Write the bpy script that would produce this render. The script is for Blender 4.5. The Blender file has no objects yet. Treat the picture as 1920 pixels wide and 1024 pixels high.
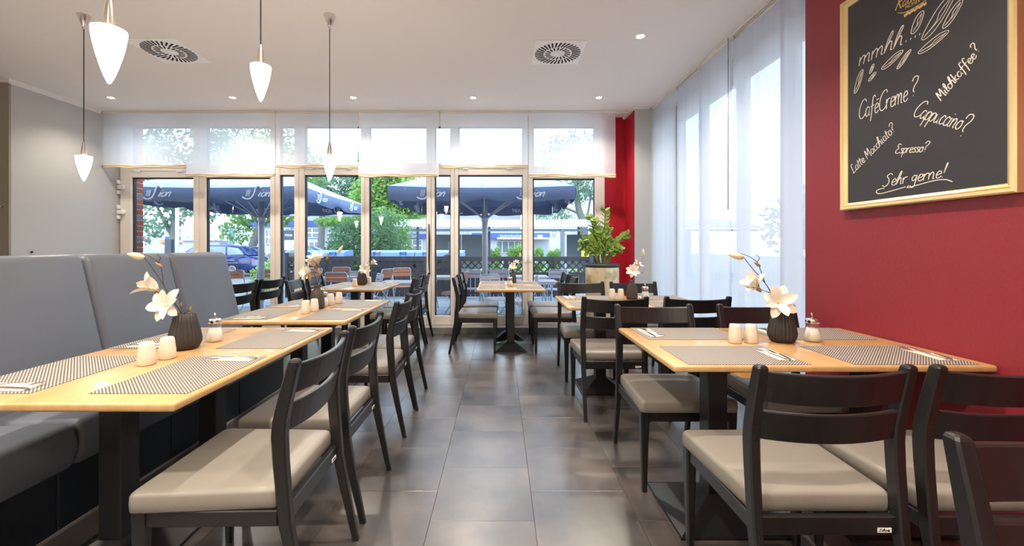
import bpy, bmesh, math, random
from mathutils import Vector, Matrix
random.seed(7)
PI = math.pi
scene = bpy.context.scene
COL = scene.collection

# ------------------------------------------------------------------ camera, world, sun, exposure
cam_d = bpy.data.cameras.new('camera'); cam = bpy.data.objects.new('camera', cam_d); COL.objects.link(cam)
cam.location = (0, 0, 1.22); cam.rotation_euler = (PI/2, 0, 0)
cam_d.sensor_width = 36.0; cam_d.lens = 790/1920*36.0
cam_d.shift_x = (960-938)/1920.0; cam_d.shift_y = -(512-463)/1920.0
cam_d.clip_start = 0.05; cam_d.clip_end = 400
scene.camera = cam
vs = scene.view_settings
vs.view_transform = 'Standard'; vs.look = 'None'; vs.gamma = 1.0; vs.use_curve_mapping = False
vs.exposure = 0.95

world = bpy.data.worlds.new('sky'); scene.world = world; world.use_nodes = True
nt = world.node_tree; nt.nodes.clear()
wo = nt.nodes.new('ShaderNodeOutputWorld'); bg = nt.nodes.new('ShaderNodeBackground')
tc = nt.nodes.new('ShaderNodeTexCoord'); sp = nt.nodes.new('ShaderNodeSeparateXYZ'); cr = nt.nodes.new('ShaderNodeValToRGB')
nt.links.new(tc.outputs['Generated'], sp.inputs[0]); nt.links.new(sp.outputs['Z'], cr.inputs[0])
cr.color_ramp.elements[0].position = 0.0; cr.color_ramp.elements[0].color = (0.80, 0.90, 1.0, 1)
cr.color_ramp.elements[1].position = 0.8; cr.color_ramp.elements[1].color = (0.52, 0.72, 1.0, 1)
nt.links.new(cr.outputs[0], bg.inputs[0]); bg.inputs[1].default_value = 2.5
nt.links.new(bg.outputs[0], wo.inputs[0])

sun_d = bpy.data.lights.new('sun', 'SUN'); sun_d.energy = 1.2; sun_d.angle = math.radians(12); sun_d.color = (1, .95, .86)
sun = bpy.data.objects.new('sun', sun_d); COL.objects.link(sun); sun.rotation_euler = (math.radians(38), math.radians(-12), 0)

LAMP = 1.0   # strength of the ceiling spots
CEIL = 3.10

# ------------------------------------------------------------------ materials
def mat(name, col, rough=.5, metal=0.0, spec=.5, noise=None, bump=None, emit=None, coat=0):
    m = bpy.data.materials.new(name); m.use_nodes = True
    n = m.node_tree.nodes; l = m.node_tree.links; p = n['Principled BSDF']
    p.inputs['Base Color'].default_value = (*col, 1); p.inputs['Roughness'].default_value = rough
    p.inputs['Metallic'].default_value = metal; p.inputs['Specular IOR Level'].default_value = spec
    if coat: p.inputs['Coat Weight'].default_value = coat
    t = n.new('ShaderNodeTexCoord')
    if noise:
        col2, sc, stretch, lo, hi = noise
        mp = n.new('ShaderNodeMapping'); mp.inputs['Scale'].default_value = stretch
        l.new(t.outputs['Object'], mp.inputs[0])
        nz = n.new('ShaderNodeTexNoise'); nz.inputs['Scale'].default_value = sc; nz.inputs['Detail'].default_value = 6
        l.new(mp.outputs[0], nz.inputs[0])
        r = n.new('ShaderNodeValToRGB'); r.color_ramp.elements[0].position = lo; r.color_ramp.elements[1].position = hi
        r.color_ramp.elements[0].color = (*col, 1); r.color_ramp.elements[1].color = (*col2, 1)
        l.new(nz.outputs['Fac'], r.inputs[0]); l.new(r.outputs[0], p.inputs['Base Color'])
    if bump:
        sc, st, dist = bump
        nb = n.new('ShaderNodeTexNoise'); nb.inputs['Scale'].default_value = sc; nb.inputs['Detail'].default_value = 4
        l.new(t.outputs['Object'], nb.inputs[0])
        b = n.new('ShaderNodeBump'); b.inputs['Strength'].default_value = st; b.inputs['Distance'].default_value = dist
        l.new(nb.outputs['Fac'], b.inputs['Height']); l.new(b.outputs[0], p.inputs['Normal'])
    if emit:
        p.inputs['Emission Color'].default_value = (*emit[0], 1); p.inputs['Emission Strength'].default_value = emit[1]
    return m

def s2l(r, g, b):
    f = lambda c: (c/255/12.92) if c/255 <= .04045 else ((c/255+.055)/1.055)**2.4
    return (f(r), f(g), f(b))

def sheer(name, col, transp, transl, rough=.8, weave=None):
    m = bpy.data.materials.new(name); m.use_nodes = True
    n = m.node_tree.nodes; l = m.node_tree.links; n.clear()
    o = n.new('ShaderNodeOutputMaterial'); d = n.new('ShaderNodeBsdfDiffuse'); t = n.new('ShaderNodeBsdfTranslucent')
    tr = n.new('ShaderNodeBsdfTransparent'); m1 = n.new('ShaderNodeMixShader'); m2 = n.new('ShaderNodeMixShader')
    d.inputs[0].default_value = (*col, 1); t.inputs[0].default_value = (*col, 1)
    m1.inputs[0].default_value = transl; m2.inputs[0].default_value = transp
    l.new(d.outputs[0], m1.inputs[1]); l.new(t.outputs[0], m1.inputs[2])
    l.new(m1.outputs[0], m2.inputs[1]); l.new(tr.outputs[0], m2.inputs[2]); l.new(m2.outputs[0], o.inputs[0])
    if weave:
        tcn = n.new('ShaderNodeTexCoord'); mp = n.new('ShaderNodeMapping'); mp.inputs['Scale'].default_value = weave
        nz = n.new('ShaderNodeTexNoise'); nz.inputs['Scale'].default_value = 1.0; nz.inputs['Detail'].default_value = 3
        l.new(tcn.outputs['Object'], mp.inputs[0]); l.new(mp.outputs[0], nz.inputs[0])
        mr = n.new('ShaderNodeMapRange'); mr.inputs['From Min'].default_value = .3; mr.inputs['From Max'].default_value = .7
        mr.inputs['To Min'].default_value = transp*.65; mr.inputs['To Max'].default_value = transp*1.3
        l.new(nz.outputs['Fac'], mr.inputs[0]); l.new(mr.outputs[0], m2.inputs[0])
    return m

def glassy(name, tint, refl, rough=0.0, edge=.5):
    m = bpy.data.materials.new(name); m.use_nodes = True
    n = m.node_tree.nodes; l = m.node_tree.links; n.clear()
    o = n.new('ShaderNodeOutputMaterial'); g = n.new('ShaderNodeBsdfGlossy'); tr = n.new('ShaderNodeBsdfTransparent')
    lw = n.new('ShaderNodeLayerWeight'); lw.inputs[0].default_value = .5; mx = n.new('ShaderNodeMixShader')
    pw = n.new('ShaderNodeMath'); pw.operation = 'POWER'; pw.inputs[1].default_value = 4.0
    ma = n.new('ShaderNodeMath'); ma.operation = 'MULTIPLY_ADD'; ma.inputs[1].default_value = edge; ma.inputs[2].default_value = refl
    l.new(lw.outputs['Facing'], pw.inputs[0]); l.new(pw.outputs[0], ma.inputs[0])
    g.inputs['Roughness'].default_value = rough; g.inputs[0].default_value = (1, 1, 1, 1); tr.inputs[0].default_value = (*tint, 1)
    l.new(ma.outputs[0], mx.inputs[0]); l.new(tr.outputs[0], mx.inputs[1]); l.new(g.outputs[0], mx.inputs[2]); l.new(mx.outputs[0], o.inputs[0])
    return m

def leafmat(name, ca, cb):
    m = sheer(name, ca, 0.0, .45); n = m.node_tree.nodes; l = m.node_tree.links
    g = n.new('ShaderNodeNewGeometry'); nz = n.new('ShaderNodeTexNoise'); nz.inputs['Scale'].default_value = 1.6; nz.inputs['Detail'].default_value = 4
    r = n.new('ShaderNodeValToRGB'); r.color_ramp.elements[0].position = .35; r.color_ramp.elements[1].position = .65
    r.color_ramp.elements[0].color = (*ca, 1); r.color_ramp.elements[1].color = (*cb, 1)
    l.new(g.outputs['Position'], nz.inputs['Vector']); l.new(nz.outputs['Fac'], r.inputs[0])
    for q in n:
        if q.type in ('BSDF_DIFFUSE', 'BSDF_TRANSLUCENT'): l.new(r.outputs[0], q.inputs[0])
    return m

def emis(name, col, st):
    m = bpy.data.materials.new(name); m.use_nodes = True
    n = m.node_tree.nodes; l = m.node_tree.links; n.clear()
    o = n.new('ShaderNodeOutputMaterial'); e = n.new('ShaderNodeEmission'); e.inputs[0].default_value = (*col, 1); e.inputs[1].default_value = st
    l.new(e.outputs[0], o.inputs[0]); return m

M = {}
M['ceiling'] = mat('ceiling_paint', (.86, .82, .79), .9, bump=(60, .1, .002))
M['grey_wall'] = mat('grey_wall_paint', (.47, .465, .445), .85, bump=(90, .12, .002))
M['olive_wall'] = mat('olive_wall_paint', (.30, .27, .215), .85, bump=(90, .12, .002))
M['red_wall'] = mat('red_wall_paint', (.255, .024, .034), .45, spec=.4, bump=(70, .35, .004))
M['red_pier_lit'] = mat('red_wall_paint_lit', (.40, .012, .024), .5, spec=.25)  # same paint as the red wall, brighter light on the pier put into its colour
M['white_trim'] = mat('white_trim', (.75, .72, .68), .6)
M['tile'] = mat('floor_tile', (.055, .046, .042), .36, spec=.5, bump=(40, .02, .001))
M['tile'].node_tree.nodes['Principled BSDF'].inputs['IOR'].default_value = 2.35
def mottle(m):
    n = m.node_tree.nodes; l = m.node_tree.links; p = n['Principled BSDF']
    g = n.new('ShaderNodeNewGeometry'); nz = n.new('ShaderNodeTexNoise'); nz.inputs['Scale'].default_value = 2.6; nz.inputs['Detail'].default_value = 6; nz.inputs['Roughness'].default_value = .56
    oi = n.new('ShaderNodeObjectInfo'); ad = n.new('ShaderNodeVectorMath'); ad.operation = 'ADD'
    mu = n.new('ShaderNodeMath'); mu.operation = 'MULTIPLY'; mu.inputs[1].default_value = 30
    l.new(oi.outputs['Random'], mu.inputs[0]); l.new(g.outputs['Position'], ad.inputs[0]); l.new(mu.outputs[0], ad.inputs[1]); l.new(ad.outputs[0], nz.inputs[0])
    r = n.new('ShaderNodeValToRGB'); e = r.color_ramp.elements; e[0].position = .33; e[0].color = (.019, .017, .017, 1); e[1].position = .68; e[1].color = (.115, .096, .085, 1)
    l.new(nz.outputs['Fac'], r.inputs[0]); l.new(r.outputs[0], p.inputs['Base Color'])
    r2 = n.new('ShaderNodeMapRange'); r2.inputs['To Min'].default_value = .25; r2.inputs['To Max'].default_value = .34
    n3 = n.new('ShaderNodeTexNoise'); n3.inputs['Scale'].default_value = 5; n3.inputs['Detail'].default_value = 2; l.new(ad.outputs[0], n3.inputs[0])
    l.new(n3.outputs['Fac'], r2.inputs[0]); l.new(r2.outputs[0], p.inputs['Roughness'])
mottle(M['tile'])
M['grout'] = mat('floor_joint', (.03, .027, .025), .7)
M['black_wood'] = mat('black_stained_wood', (.0085, .0082, .0082), .32, spec=.5, noise=((.0135, .0125, .012), 6, (4, 4, .6), .35, .7))
M['taupe'] = mat('taupe_leather', (.215, .195, .165), .42, spec=.45, bump=(220, .18, .001))
M['bench_grey'] = mat('grey_bench_leather', (.105, .119, .146), .42, spec=.45, bump=(200, .15, .001), noise=((.118, .132, .160), 2.5, (1, 1, 1), .3, .7))
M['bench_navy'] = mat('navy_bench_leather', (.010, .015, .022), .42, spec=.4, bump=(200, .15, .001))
M['table_wood'] = mat('beech_tabletop', (.47, .27, .105), .34, spec=.5, noise=((.56, .345, .155), 3.0, (9, .8, 2), .3, .7), coat=.35)
M['table_edge'] = mat('beech_edge', (.42, .22, .075), .36, spec=.5, noise=((.60, .30, .10), 3.0, (9, .8, 2), .3, .7))
M['black_metal'] = mat('black_powder_coat', (.012, .0125, .014), .34, spec=.5)
M['mat_stripe'] = None
def stripes(name, ca, cb, period, ang):
    m = bpy.data.materials.new(name); m.use_nodes = True
    n = m.node_tree.nodes; l = m.node_tree.links; p = n['Principled BSDF']; p.inputs['Roughness'].default_value = .6
    g = n.new('ShaderNodeTexCoord'); sx = n.new('ShaderNodeVectorMath'); sx.operation = 'DOT_PRODUCT'
    sx.inputs[1].default_value = (math.cos(ang)/period, math.sin(ang)/period, 0)
    l.new(g.outputs['Object'], sx.inputs[0])
    fr = n.new('ShaderNodeMath'); fr.operation = 'FRACT'; l.new(sx.outputs['Value'], fr.inputs[0])
    r = n.new('ShaderNodeValToRGB'); e = r.color_ramp.elements; e[0].position = .42; e[0].color = (*ca, 1); e[1].position = .58; e[1].color = (*cb, 1)
    e2 = r.color_ramp.elements.new(.97); e2.color = (*cb, 1); e3 = r.color_ramp.elements.new(1.0); e3.color = (*ca, 1)
    l.new(fr.outputs[0], r.inputs[0]); l.new(r.outputs[0], p.inputs['Base Color'])
    return m
M['placemat'] = stripes('woven_placemat', (.085, .074, .068), (.36, .32, .275), .0086, -PI/4)
M['ceramic'] = mat('cream_porcelain', (.74, .66, .54), .25, spec=.5)
M['vase'] = mat('black_stoneware', (.030, .025, .022), .55)
M['vase_brown'] = mat('brown_stoneware', (.055, .040, .030), .6)
M['napkin'] = mat('cream_paper_napkin', (.78, .70, .58), .8)
M['steel'] = mat('cutlery_steel', (.62, .61, .60), .22, metal=1.0)
M['chrome'] = mat('chrome', (.72, .70, .67), .15, metal=1.0)
M['satin'] = mat('satin_nickel', (.55, .50, .45), .32, metal=1.0)
M['jar_glass'] = glassy('jar_glass', (.95, .96, .96), .11, .02, .5)
M['sugar'] = mat('white_sugar', (.82, .76, .66), .9, bump=(300, .4, .002))
M['petal'] = mat('magnolia_petal', (.86, .78, .64), .6, spec=.2, noise=((.92, .89, .82), 14, (1, 1, 1), .3, .7))
M['calyx'] = mat('brown_calyx', (.33, .20, .09), .7)
M['twig'] = mat('dark_twig', (.045, .03, .022), .7)
M['bud'] = mat('cream_bud', (.80, .66, .42), .6)
M['leaf'] = mat('plant_leaf', (.10, .26, .03), .35, noise=((.36, .45, .07), 7, (1, 1, 1), .35, .65))
M['stem'] = mat('plant_stem', (.12, .16, .04), .5)
M['soil'] = mat('potting_soil', (.02, .017, .014), .9)
M['gold'] = mat('gold_leaf_pot', (.80, .68, .42), .34, metal=.35, noise=((.40, .28, .13), 4.0, (1, 1, 1), .53, .68))
M['rim'] = mat('dark_rim', (.03, .035, .045), .5)
M['alu'] = mat('beige_window_frame', (.84, .78, .71), .38, spec=.5)
M['gasket'] = mat('black_gasket', (.02, .022, .025), .5)
M['glass'] = glassy('window_glass', (.965, .985, .99), .022, 0, .5)
M['blind'] = sheer('sheer_blind_fabric', (.92, .925, .94), .30, .62)
M['hem'] = sheer('blind_hem_fabric', (.90, .80, .64), .04, .45)
M['curtain'] = sheer('sheer_curtain_fabric', (.64, .665, .715), .14, .50, weave=(1, 9, .15))
M['lamp_shade'] = emis('lit_glass_shade', (1.0, .85, .68), 38)
M['spot'] = emis('lit_spot', (1.0, .86, .62), 30)
M['black_cord'] = mat('black_cord', (.01, .01, .01), .6)
M['board'] = mat('slate_board', (.026, .026, .030), .5, noise=((.034, .033, .035), 4, (1, 1, 1), .3, .7))
M['brass'] = mat('brass_frame', (.90, .70, .36), .28, metal=.6)
M['chalk'] = mat('chalk', (.82, .76, .68), .9)
M['gold_print'] = mat('gold_print', (.75, .50, .20), .7)
M['brick_red'] = mat('red_brick', (.33, .075, .045), .85, noise=((.22, .055, .04), 8, (1, 1, 1), .3, .7))
M['brick_grey'] = mat('grey_brick', (.17, .14, .125), .85, noise=((.22, .17, .15), 8, (1, 1, 1), .3, .7))
M['mortar'] = mat('mortar', (.42, .38, .33), .9)
M['canopy_top'] = mat('pale_canopy_cloth', (.36, .42, .48), .8)
M['canopy_blue'] = mat('navy_valance_cloth', (.095, .150, .285), .6, noise=((.125, .185, .33), 2, (1, 1, 1), .3, .7))
M['pole'] = mat('grey_pole', (.42, .45, .50), .4, metal=.3)
M['white_print'] = mat('white_print', (.72, .75, .82), .8)
M['fence'] = mat('dark_fence_wood', (.030, .028, .033), .75)
M['pave'] = mat('terrace_paving', (.19, .21, .23), .8, noise=((.27, .29, .31), 3, (1, 1, 1), .3, .7))
M['asphalt'] = mat('street_asphalt', (.15, .16, .18), .9, noise=((.20, .21, .22), 2, (1, 1, 1), .3, .7))
M['grass'] = mat('grass', (.10, .24, .04), .9, noise=((.18, .34, .08), 5, (1, 1, 1), .3, .7))
M['slat_brown'] = mat('reddish_wood_slat', (.40, .15, .08), .6)
M['slat_grey'] = mat('weathered_slat', (.42, .37, .40), .7)
M['steel_blue'] = mat('galvanised_tube', (.38, .44, .52), .4, metal=.3)
M['top_grey'] = mat('weathered_tabletop', (.42, .38, .38), .6)
M['white_build'] = mat('white_render', (.42, .44, .48), .8)
M['grey_build'] = mat('grey_render', (.30, .32, .36), .8)
M['blue_sign'] = mat('blue_fascia', (.045, .10, .42), .6)
M['dark_pane'] = mat('dark_window_pane', (.16, .22, .27), .2)
M['pale_metal'] = mat('corrugated_sheet', (.34, .37, .41), .5)
M['shelter_grey'] = mat('shelter_panel', (.15, .20, .22), .5)
M['shelter_post'] = mat('shelter_post_grey', (.13, .17, .21), .5)
M['bin_dark'] = mat('dark_bin_plastic', (.03, .033, .045), .5)
M['bin_blue'] = mat('blue_bin_lid', (.16, .28, .52), .45)
M['bin_yellow'] = mat('yellow_bin_lid', (.85, .66, .04), .45)
M['handle_blue'] = mat('blue_handle', (.03, .12, .55), .5)
M['bark'] = mat('tree_bark', (.14, .15, .14), .9, bump=(20, .5, .02))
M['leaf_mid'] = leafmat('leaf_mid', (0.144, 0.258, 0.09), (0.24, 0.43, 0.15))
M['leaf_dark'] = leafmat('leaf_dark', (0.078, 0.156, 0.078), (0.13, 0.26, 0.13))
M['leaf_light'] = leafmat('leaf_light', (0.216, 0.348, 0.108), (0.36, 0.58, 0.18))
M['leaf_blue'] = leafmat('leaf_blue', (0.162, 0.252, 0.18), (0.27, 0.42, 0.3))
M['car_blue'] = mat('car_paint_blue', (.012, .03, .16), .15, spec=.7, coat=.6)
M['car_white'] = mat('car_paint_white', (.50, .52, .56), .2, coat=.5)
M['car_silver'] = mat('car_paint_dark_grey', (.10, .12, .15), .2, coat=.5)
M['car_glass'] = mat('car_glass', (.35, .44, .52), .06, spec=.9)
M['tyre'] = mat('tyre', (.015, .015, .016), .8)
M['wheel'] = mat('wheel_rim', (.6, .62, .65), .3, metal=.7)
M['sign_dark'] = mat('dark_sign', (.045, .06, .09), .5)
M['sign_white'] = mat('white_sign', (.6, .62, .62), .6)
M['sign_orange'] = mat('orange_band', (.80, .28, .14), .6)
M['sign_pink'] = mat('pink_parasol', (.80, .12, .20), .6)
M['mural'] = mat('mural_panel', (.5, .52, .54), .7, noise=((.28, .29, .29), 3.0, (1, 1, 1), .5, .64))
M['stripe_blue'] = mat('light_blue_cladding', (.20, .36, .48), .6)
M['white_plastic'] = mat('white_plastic', (.93, .91, .88), .4)
M['slot'] = mat('dark_slot', (.012, .012, .013), .9)
M['concrete'] = mat('grey_kerb', (.23, .215, .20), .6, noise=((.30, .28, .26), 4, (1, 1, 1), .3, .7))

# ------------------------------------------------------------------ mesh helpers
class MB:
    def __init__(s): s.v = []; s.f = []; s.sm = []; s.mi = []; s.cur = 0
    def add(s, vs_, fs, smooth=False, T=None):
        b = len(s.v)
        for p in vs_:
            p = Vector(p)
            if T is not None: p = T @ p
            s.v.append(p[:])
        for f in fs: s.f.append([b+i for i in f]); s.sm.append(smooth); s.mi.append(s.cur)
        return s
    def box(s, x0, x1, y0, y1, z0, z1, T=None):
        v = [(x0,y0,z0),(x1,y0,z0),(x1,y1,z0),(x0,y1,z0),(x0,y0,z1),(x1,y0,z1),(x1,y1,z1),(x0,y1,z1)]
        return s.add(v, [(0,3,2,1),(4,5,6,7),(0,1,5,4),(1,2,6,5),(2,3,7,6),(3,0,4,7)], False, T)
    def rbox(s, x0, x1, y0, y1, z0, z1, r, seg=2, T=None, smooth=True):
        bm = bmesh.new(); bmesh.ops.create_cube(bm, size=1)
        for v in bm.verts: v.co = Vector((x0+(v.co.x+.5)*(x1-x0), y0+(v.co.y+.5)*(y1-y0), z0+(v.co.z+.5)*(z1-z0)))
        bmesh.ops.bevel(bm, geom=bm.edges[:], offset=r, segments=seg, profile=.5, affect='EDGES')
        return s.bm(bm, smooth, T)
    def bm(s, bm, smooth=False, T=None):
        bm.verts.ensure_lookup_table(); bm.verts.index_update()
        s.add([v.co[:] for v in bm.verts], [[v.index for v in f.verts] for f in bm.faces], smooth, T); bm.free(); return s
    def prism(s, pts, a, b, axis='y', r=0, seg=2, smooth=False, T=None):
        # pts: 2D outline; axis y -> (x,z) outline run along y; x -> (y,z); z -> (x,y)
        def P(p, t):
            return {'y': (p[0], t, p[1]), 'x': (t, p[0], p[1]), 'z': (p[0], p[1], t)}[axis]
        n = len(pts)
        vs_ = [P(p, a) for p in pts] + [P(p, b) for p in pts]
        fs = [list(range(n))[::-1], list(range(n, 2*n))] + [(i, (i+1) % n, n+(i+1) % n, n+i) for i in range(n)]
        if r:
            bm = bmesh.new(); vv = [bm.verts.new(p) for p in vs_]
            for f in fs: bm.faces.new([vv[i] for i in f])
            bmesh.ops.recalc_face_normals(bm, faces=bm.faces[:])
            bmesh.ops.bevel(bm, geom=bm.edges[:], offset=r, segments=seg, profile=.5, affect='EDGES')
            return s.bm(bm, True, T)
        return s.add(vs_, fs, smooth, T)
    def loft(s, rings, closed=True, caps=True, smooth=True, T=None):
        n = len(rings[0]); v = [p for r in rings for p in r]; f = []
        for k in range(len(rings)-1):
            for i in range(n if closed else n-1):
                j = (i+1) % n; f.append((k*n+i, k*n+j, (k+1)*n+j, (k+1)*n+i))
        if caps: f.append(list(range(n))[::-1]); f.append([(len(rings)-1)*n+i for i in range(n)])
        return s.add(v, f, smooth, T)
    def tube(s, pts, r, n=8, T=None, caps=True):
        pts = [Vector(p) for p in pts]; rings = []
        rr = r if isinstance(r, (list, tuple)) else [r]*len(pts)
        up = None
        for i, p in enumerate(pts):
            d = (pts[min(i+1, len(pts)-1)] - pts[max(i-1, 0)]).normalized()
            if up is None: up = Vector((0, 0, 1)) if abs(d.z) < .9 else Vector((1, 0, 0))
            a = d.cross(up).normalized(); b = a.cross(d).normalized(); up = b
            rings.append([tuple(p + a*math.cos(2*PI*k/n)*rr[i] + b*math.sin(2*PI*k/n)*rr[i]) for k in range(n)])
        return s.loft(rings, caps=caps, T=T)
    def lathe(s, prof, n=24, cx=0, cy=0, T=None, smooth=True, cap=True, rib=0, ribn=0):
        rings = []
        for (r, z) in prof:
            rings.append([(cx+(r*(1+rib*math.cos(ribn*2*PI*k/n)))*math.cos(2*PI*k/n), cy+(r*(1+rib*math.cos(ribn*2*PI*k/n)))*math.sin(2*PI*k/n), z) for k in range(n)])
        return s.loft(rings, caps=cap, smooth=smooth, T=T)
    def build(s, name, m, parent=None, loc=None):
        me = bpy.data.meshes.new(name); me.from_pydata(s.v, [], s.f); me.update()
        me.polygons.foreach_set('use_smooth', s.sm)
        if isinstance(m, (list, tuple)):
            for q in m: me.materials.append(q)
            me.polygons.foreach_set('material_index', s.mi)
        else: me.materials.append(m)
        o = bpy.data.objects.new(name, me); COL.objects.link(o)
        if parent: o.parent = parent
        if loc: o.location = loc
        return o

def tag(o, label=None, cat=None, group=None, kind=None):
    if label: o['label'] = label
    if cat: o['category'] = cat
    if group: o['group'] = group
    if kind: o['kind'] = kind
    return o
def empty(name, loc=(0,0,0), rz=0, label=None, cat=None, group=None, kind=None):
    o = bpy.data.objects.new(name, None); COL.objects.link(o); o.location = loc; o.rotation_euler = (0, 0, rz)
    o.empty_display_size = .05
    return tag(o, label, cat, group, kind)
def copy_tree(o, parent=None):
    c = o.copy(); COL.objects.link(c)
    if parent: c.parent = parent; c.matrix_parent_inverse = o.matrix_parent_inverse
    for ch in list(o.children): copy_tree(ch, c)
    return c
def place(proto, first, loc, rz, label, group=None):
    o = proto if first else copy_tree(proto)
    o.location = loc; o.rotation_euler = (0, 0, rz); tag(o, label, None, group); return o
def struct(mb, name, m, label=None, parent=None):
    o = mb.build(name, m, parent)
    if parent is None: o['kind'] = 'structure'
    if label: o['label'] = label
    return o
def crom(pts, k=5):
    pts = [Vector(p) for p in pts]
    if len(pts) < 3: return pts
    out = []
    for i in range(len(pts)-1):
        p0 = pts[max(i-1, 0)]; p1 = pts[i]; p2 = pts[i+1]; p3 = pts[min(i+2, len(pts)-1)]
        for j in range(k):
            t = j/k
            out.append(.5*((2*p1)+(p2-p0)*t+(2*p0-5*p1+4*p2-p3)*t*t+(3*p1-p0-3*p2+p3)*t**3))
    out.append(pts[-1]); return out

# ------------------------------------------------------------------ handwriting (single-stroke letters)
GL = {
'm': (".0,.5 .02,0|.02,.3 .12,.52 .2,.42 .2,0|.2,.3 .31,.52 .38,.42 .39,.05 .45,.02", .5),
'n': (".0,.5 .02,0|.02,.3 .13,.52 .22,.42 .23,.05 .29,.02", .34),
'h': (".0,.0 .03,.5 .12,1.0 .19,.98 .12,.6 .02,.1|.04,.3 .15,.52 .22,.42 .23,.05 .29,.02", .34),
'a': (".27,.42 .15,.52 .03,.35 .03,.12 .12,0 .24,.12 .28,.46 .27,.1 .34,.02", .36),
'd': (".27,.42 .15,.52 .03,.35 .03,.12 .12,0 .24,.12 .30,1.0 .28,.1 .34,.02", .38),
'b': (".05,1 .02,.05 .14,0 .26,.15 .24,.42 .12,.5 .03,.35", .34),
'f': (".32,.88 .24,1 .14,.85 .1,.1 .05,-.32|.0,.45 .27,.5", .3),
'e': (".03,.24 .24,.32 .22,.48 .11,.5 .03,.3 .06,.06 .17,0 .29,.12", .31),
'C': (".52,.85 .42,1.02 .2,.92 .04,.55 .05,.18 .2,0 .38,.06 .5,.2", .5),
'r': (".0,.5 .02,0|.02,.3 .1,.48 .22,.5", .25),
'?': (".0,.82 .1,1.02 .3,.98 .3,.75 .14,.5 .1,.3 .16,.2|.12,.02 .15,.0", .4),
'M': (".0,0 .08,1 .2,.3 .4,1 .44,.05 .5,0", .55),
'i': (".04,.5 .02,.08 .1,0|.06,.72 .08,.75", .16),
'l': (".05,.3 .13,.85 .08,1 .02,.8 .03,.1 .1,0", .16),
'c': (".25,.42 .13,.52 .02,.3 .06,.05 .16,0 .27,.1", .28),
'k': (".02,1 .0,0|.22,.52 .03,.25 .24,0", .28),
'p': (".02,.5 .0,-.4|.02,.33 .12,.52 .26,.4 .22,.1 .1,0 .02,.1", .31),
'u': (".0,.5 .02,.1 .1,0 .2,.12 .23,.5 .23,.08 .3,0", .33),
'o': (".13,.5 .02,.35 .03,.1 .14,0 .26,.12 .25,.38 .13,.5 .28,.46", .33),
'L': (".3,.9 .2,1 .1,.8 .08,.2 .0,.05 .1,.0 .3,.04 .42,.15", .42),
't': (".1,.85 .07,.1 .16,0|.0,.58 .24,.6", .23),
'E': (".36,.9 .15,1 .05,.8 .22,.54 .05,.4 .02,.1 .2,0 .4,.12", .42),
's': (".24,.45 .12,.52 .05,.4 .2,.2 .15,.02 .0,.05", .27),
'g': (".26,.42 .13,.52 .03,.3 .1,.1 .22,.2 .27,.5 .22,-.3 .08,-.42 .0,-.25", .33),
'S': (".46,.88 .32,1.02 .14,.85 .3,.5 .26,.12 .08,0 -.06,.12", .48),
'R': (".08,.0 .12,.6 .12,.95|.0,.8 .15,1.02 .4,.95 .38,.65 .14,.52 .3,.3 .45,.0 .52,.02", .52),
'!': (".16,1.0 .12,.98 .06,.3 .16,1.0|.03,.02 .05,.0", .25),
'.': (".02,.03 .05,.0", .14), '-': (".0,.3 .15,.3", .2), ' ': ("", .22), 'I': (".0,1 .0,.0", .12),
'P': (".0,0 .0,1 .2,.98 .26,.75 .18,.52 .0,.5", .36), 'N': (".0,0 .0,1 .3,0 .3,1", .42), 'Z': (".0,1 .32,1 .0,0 .34,0", .42), 'A': (".0,0 .18,1 .36,0|.08,.35 .28,.35", .44),
'G': (".34,.85 .2,1 .04,.8 .03,.2 .2,0 .34,.15 .34,.45 .2,.45", .44), 'T': (".0,1 .34,1|.17,1 .17,0", .42), 'K': (".0,1 .0,0|.3,1 .02,.45 .32,0", .4), 'B': (".0,0 .0,1 .22,.98 .22,.58 .0,.52 .28,.45 .26,.05 .0,0", .4),
'O': (".18,1 .02,.7 .02,.3 .18,0 .34,.3 .34,.7 .18,1", .44), 'w': (".0,.5 .06,0 .14,.4 .22,0 .3,.5", .34), 'F': (".3,1 .0,1 .0,0|.0,.52 .22,.52", .36),
}
GL['\xe9'] = (GL['e'][0] + "|.1,.68 .26,.72", .31)
def strokes(text, h, slant=.2, sp=1.0, caps=False):
    out = []; x = 0
    for ch in text:
        g, adv = GL[ch]
        for st in g.split('|'):
            if not st: continue
            pts = [tuple(float(q) for q in p.split(',')) for p in st.split()]
            pts = [Vector((x+(a+slant*b)*h, b*h, 0)) for a, b in pts]
            out.append(crom(pts, 5) if not caps else pts)
        x += adv*h*sp
    return out, x
_lift = [0]
def ribbon(mb, pts, w, P, z0=0.0, z1=.0008):
    _lift[0] = (_lift[0]+1) % 12; z1 += _lift[0]*.00006
    # P maps (u,v,depth) to world; a thin raised stroke
    n = len(pts); L = []; R = []
    for i, p in enumerate(pts):
        d = (pts[min(i+1, n-1)]-pts[max(i-1, 0)])
        if d.length < 1e-9: d = Vector((1, 0, 0))
        d.normalize(); q = Vector((-d.y, d.x, 0))*w*.5
        L.append(p+q); R.append(p-q)
    v = []; 
    for i in range(n):
        v += [P(L[i].x, L[i].y, z1), P(R[i].x, R[i].y, z1), P(R[i].x, R[i].y, z0), P(L[i].x, L[i].y, z0)]
    f = []
    for i in range(n-1):
        a = 4*i; b = a+4
        f += [(a, a+1, b+1, b), (a+1, a+2, b+2, b+1), (a+2, a+3, b+3, b+2), (a+3, a, b, b+3)]
    f += [(0, 3, 2, 1), (4*n-4, 4*n-3, 4*n-2, 4*n-1)]
    mb.add(v, f)
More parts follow.
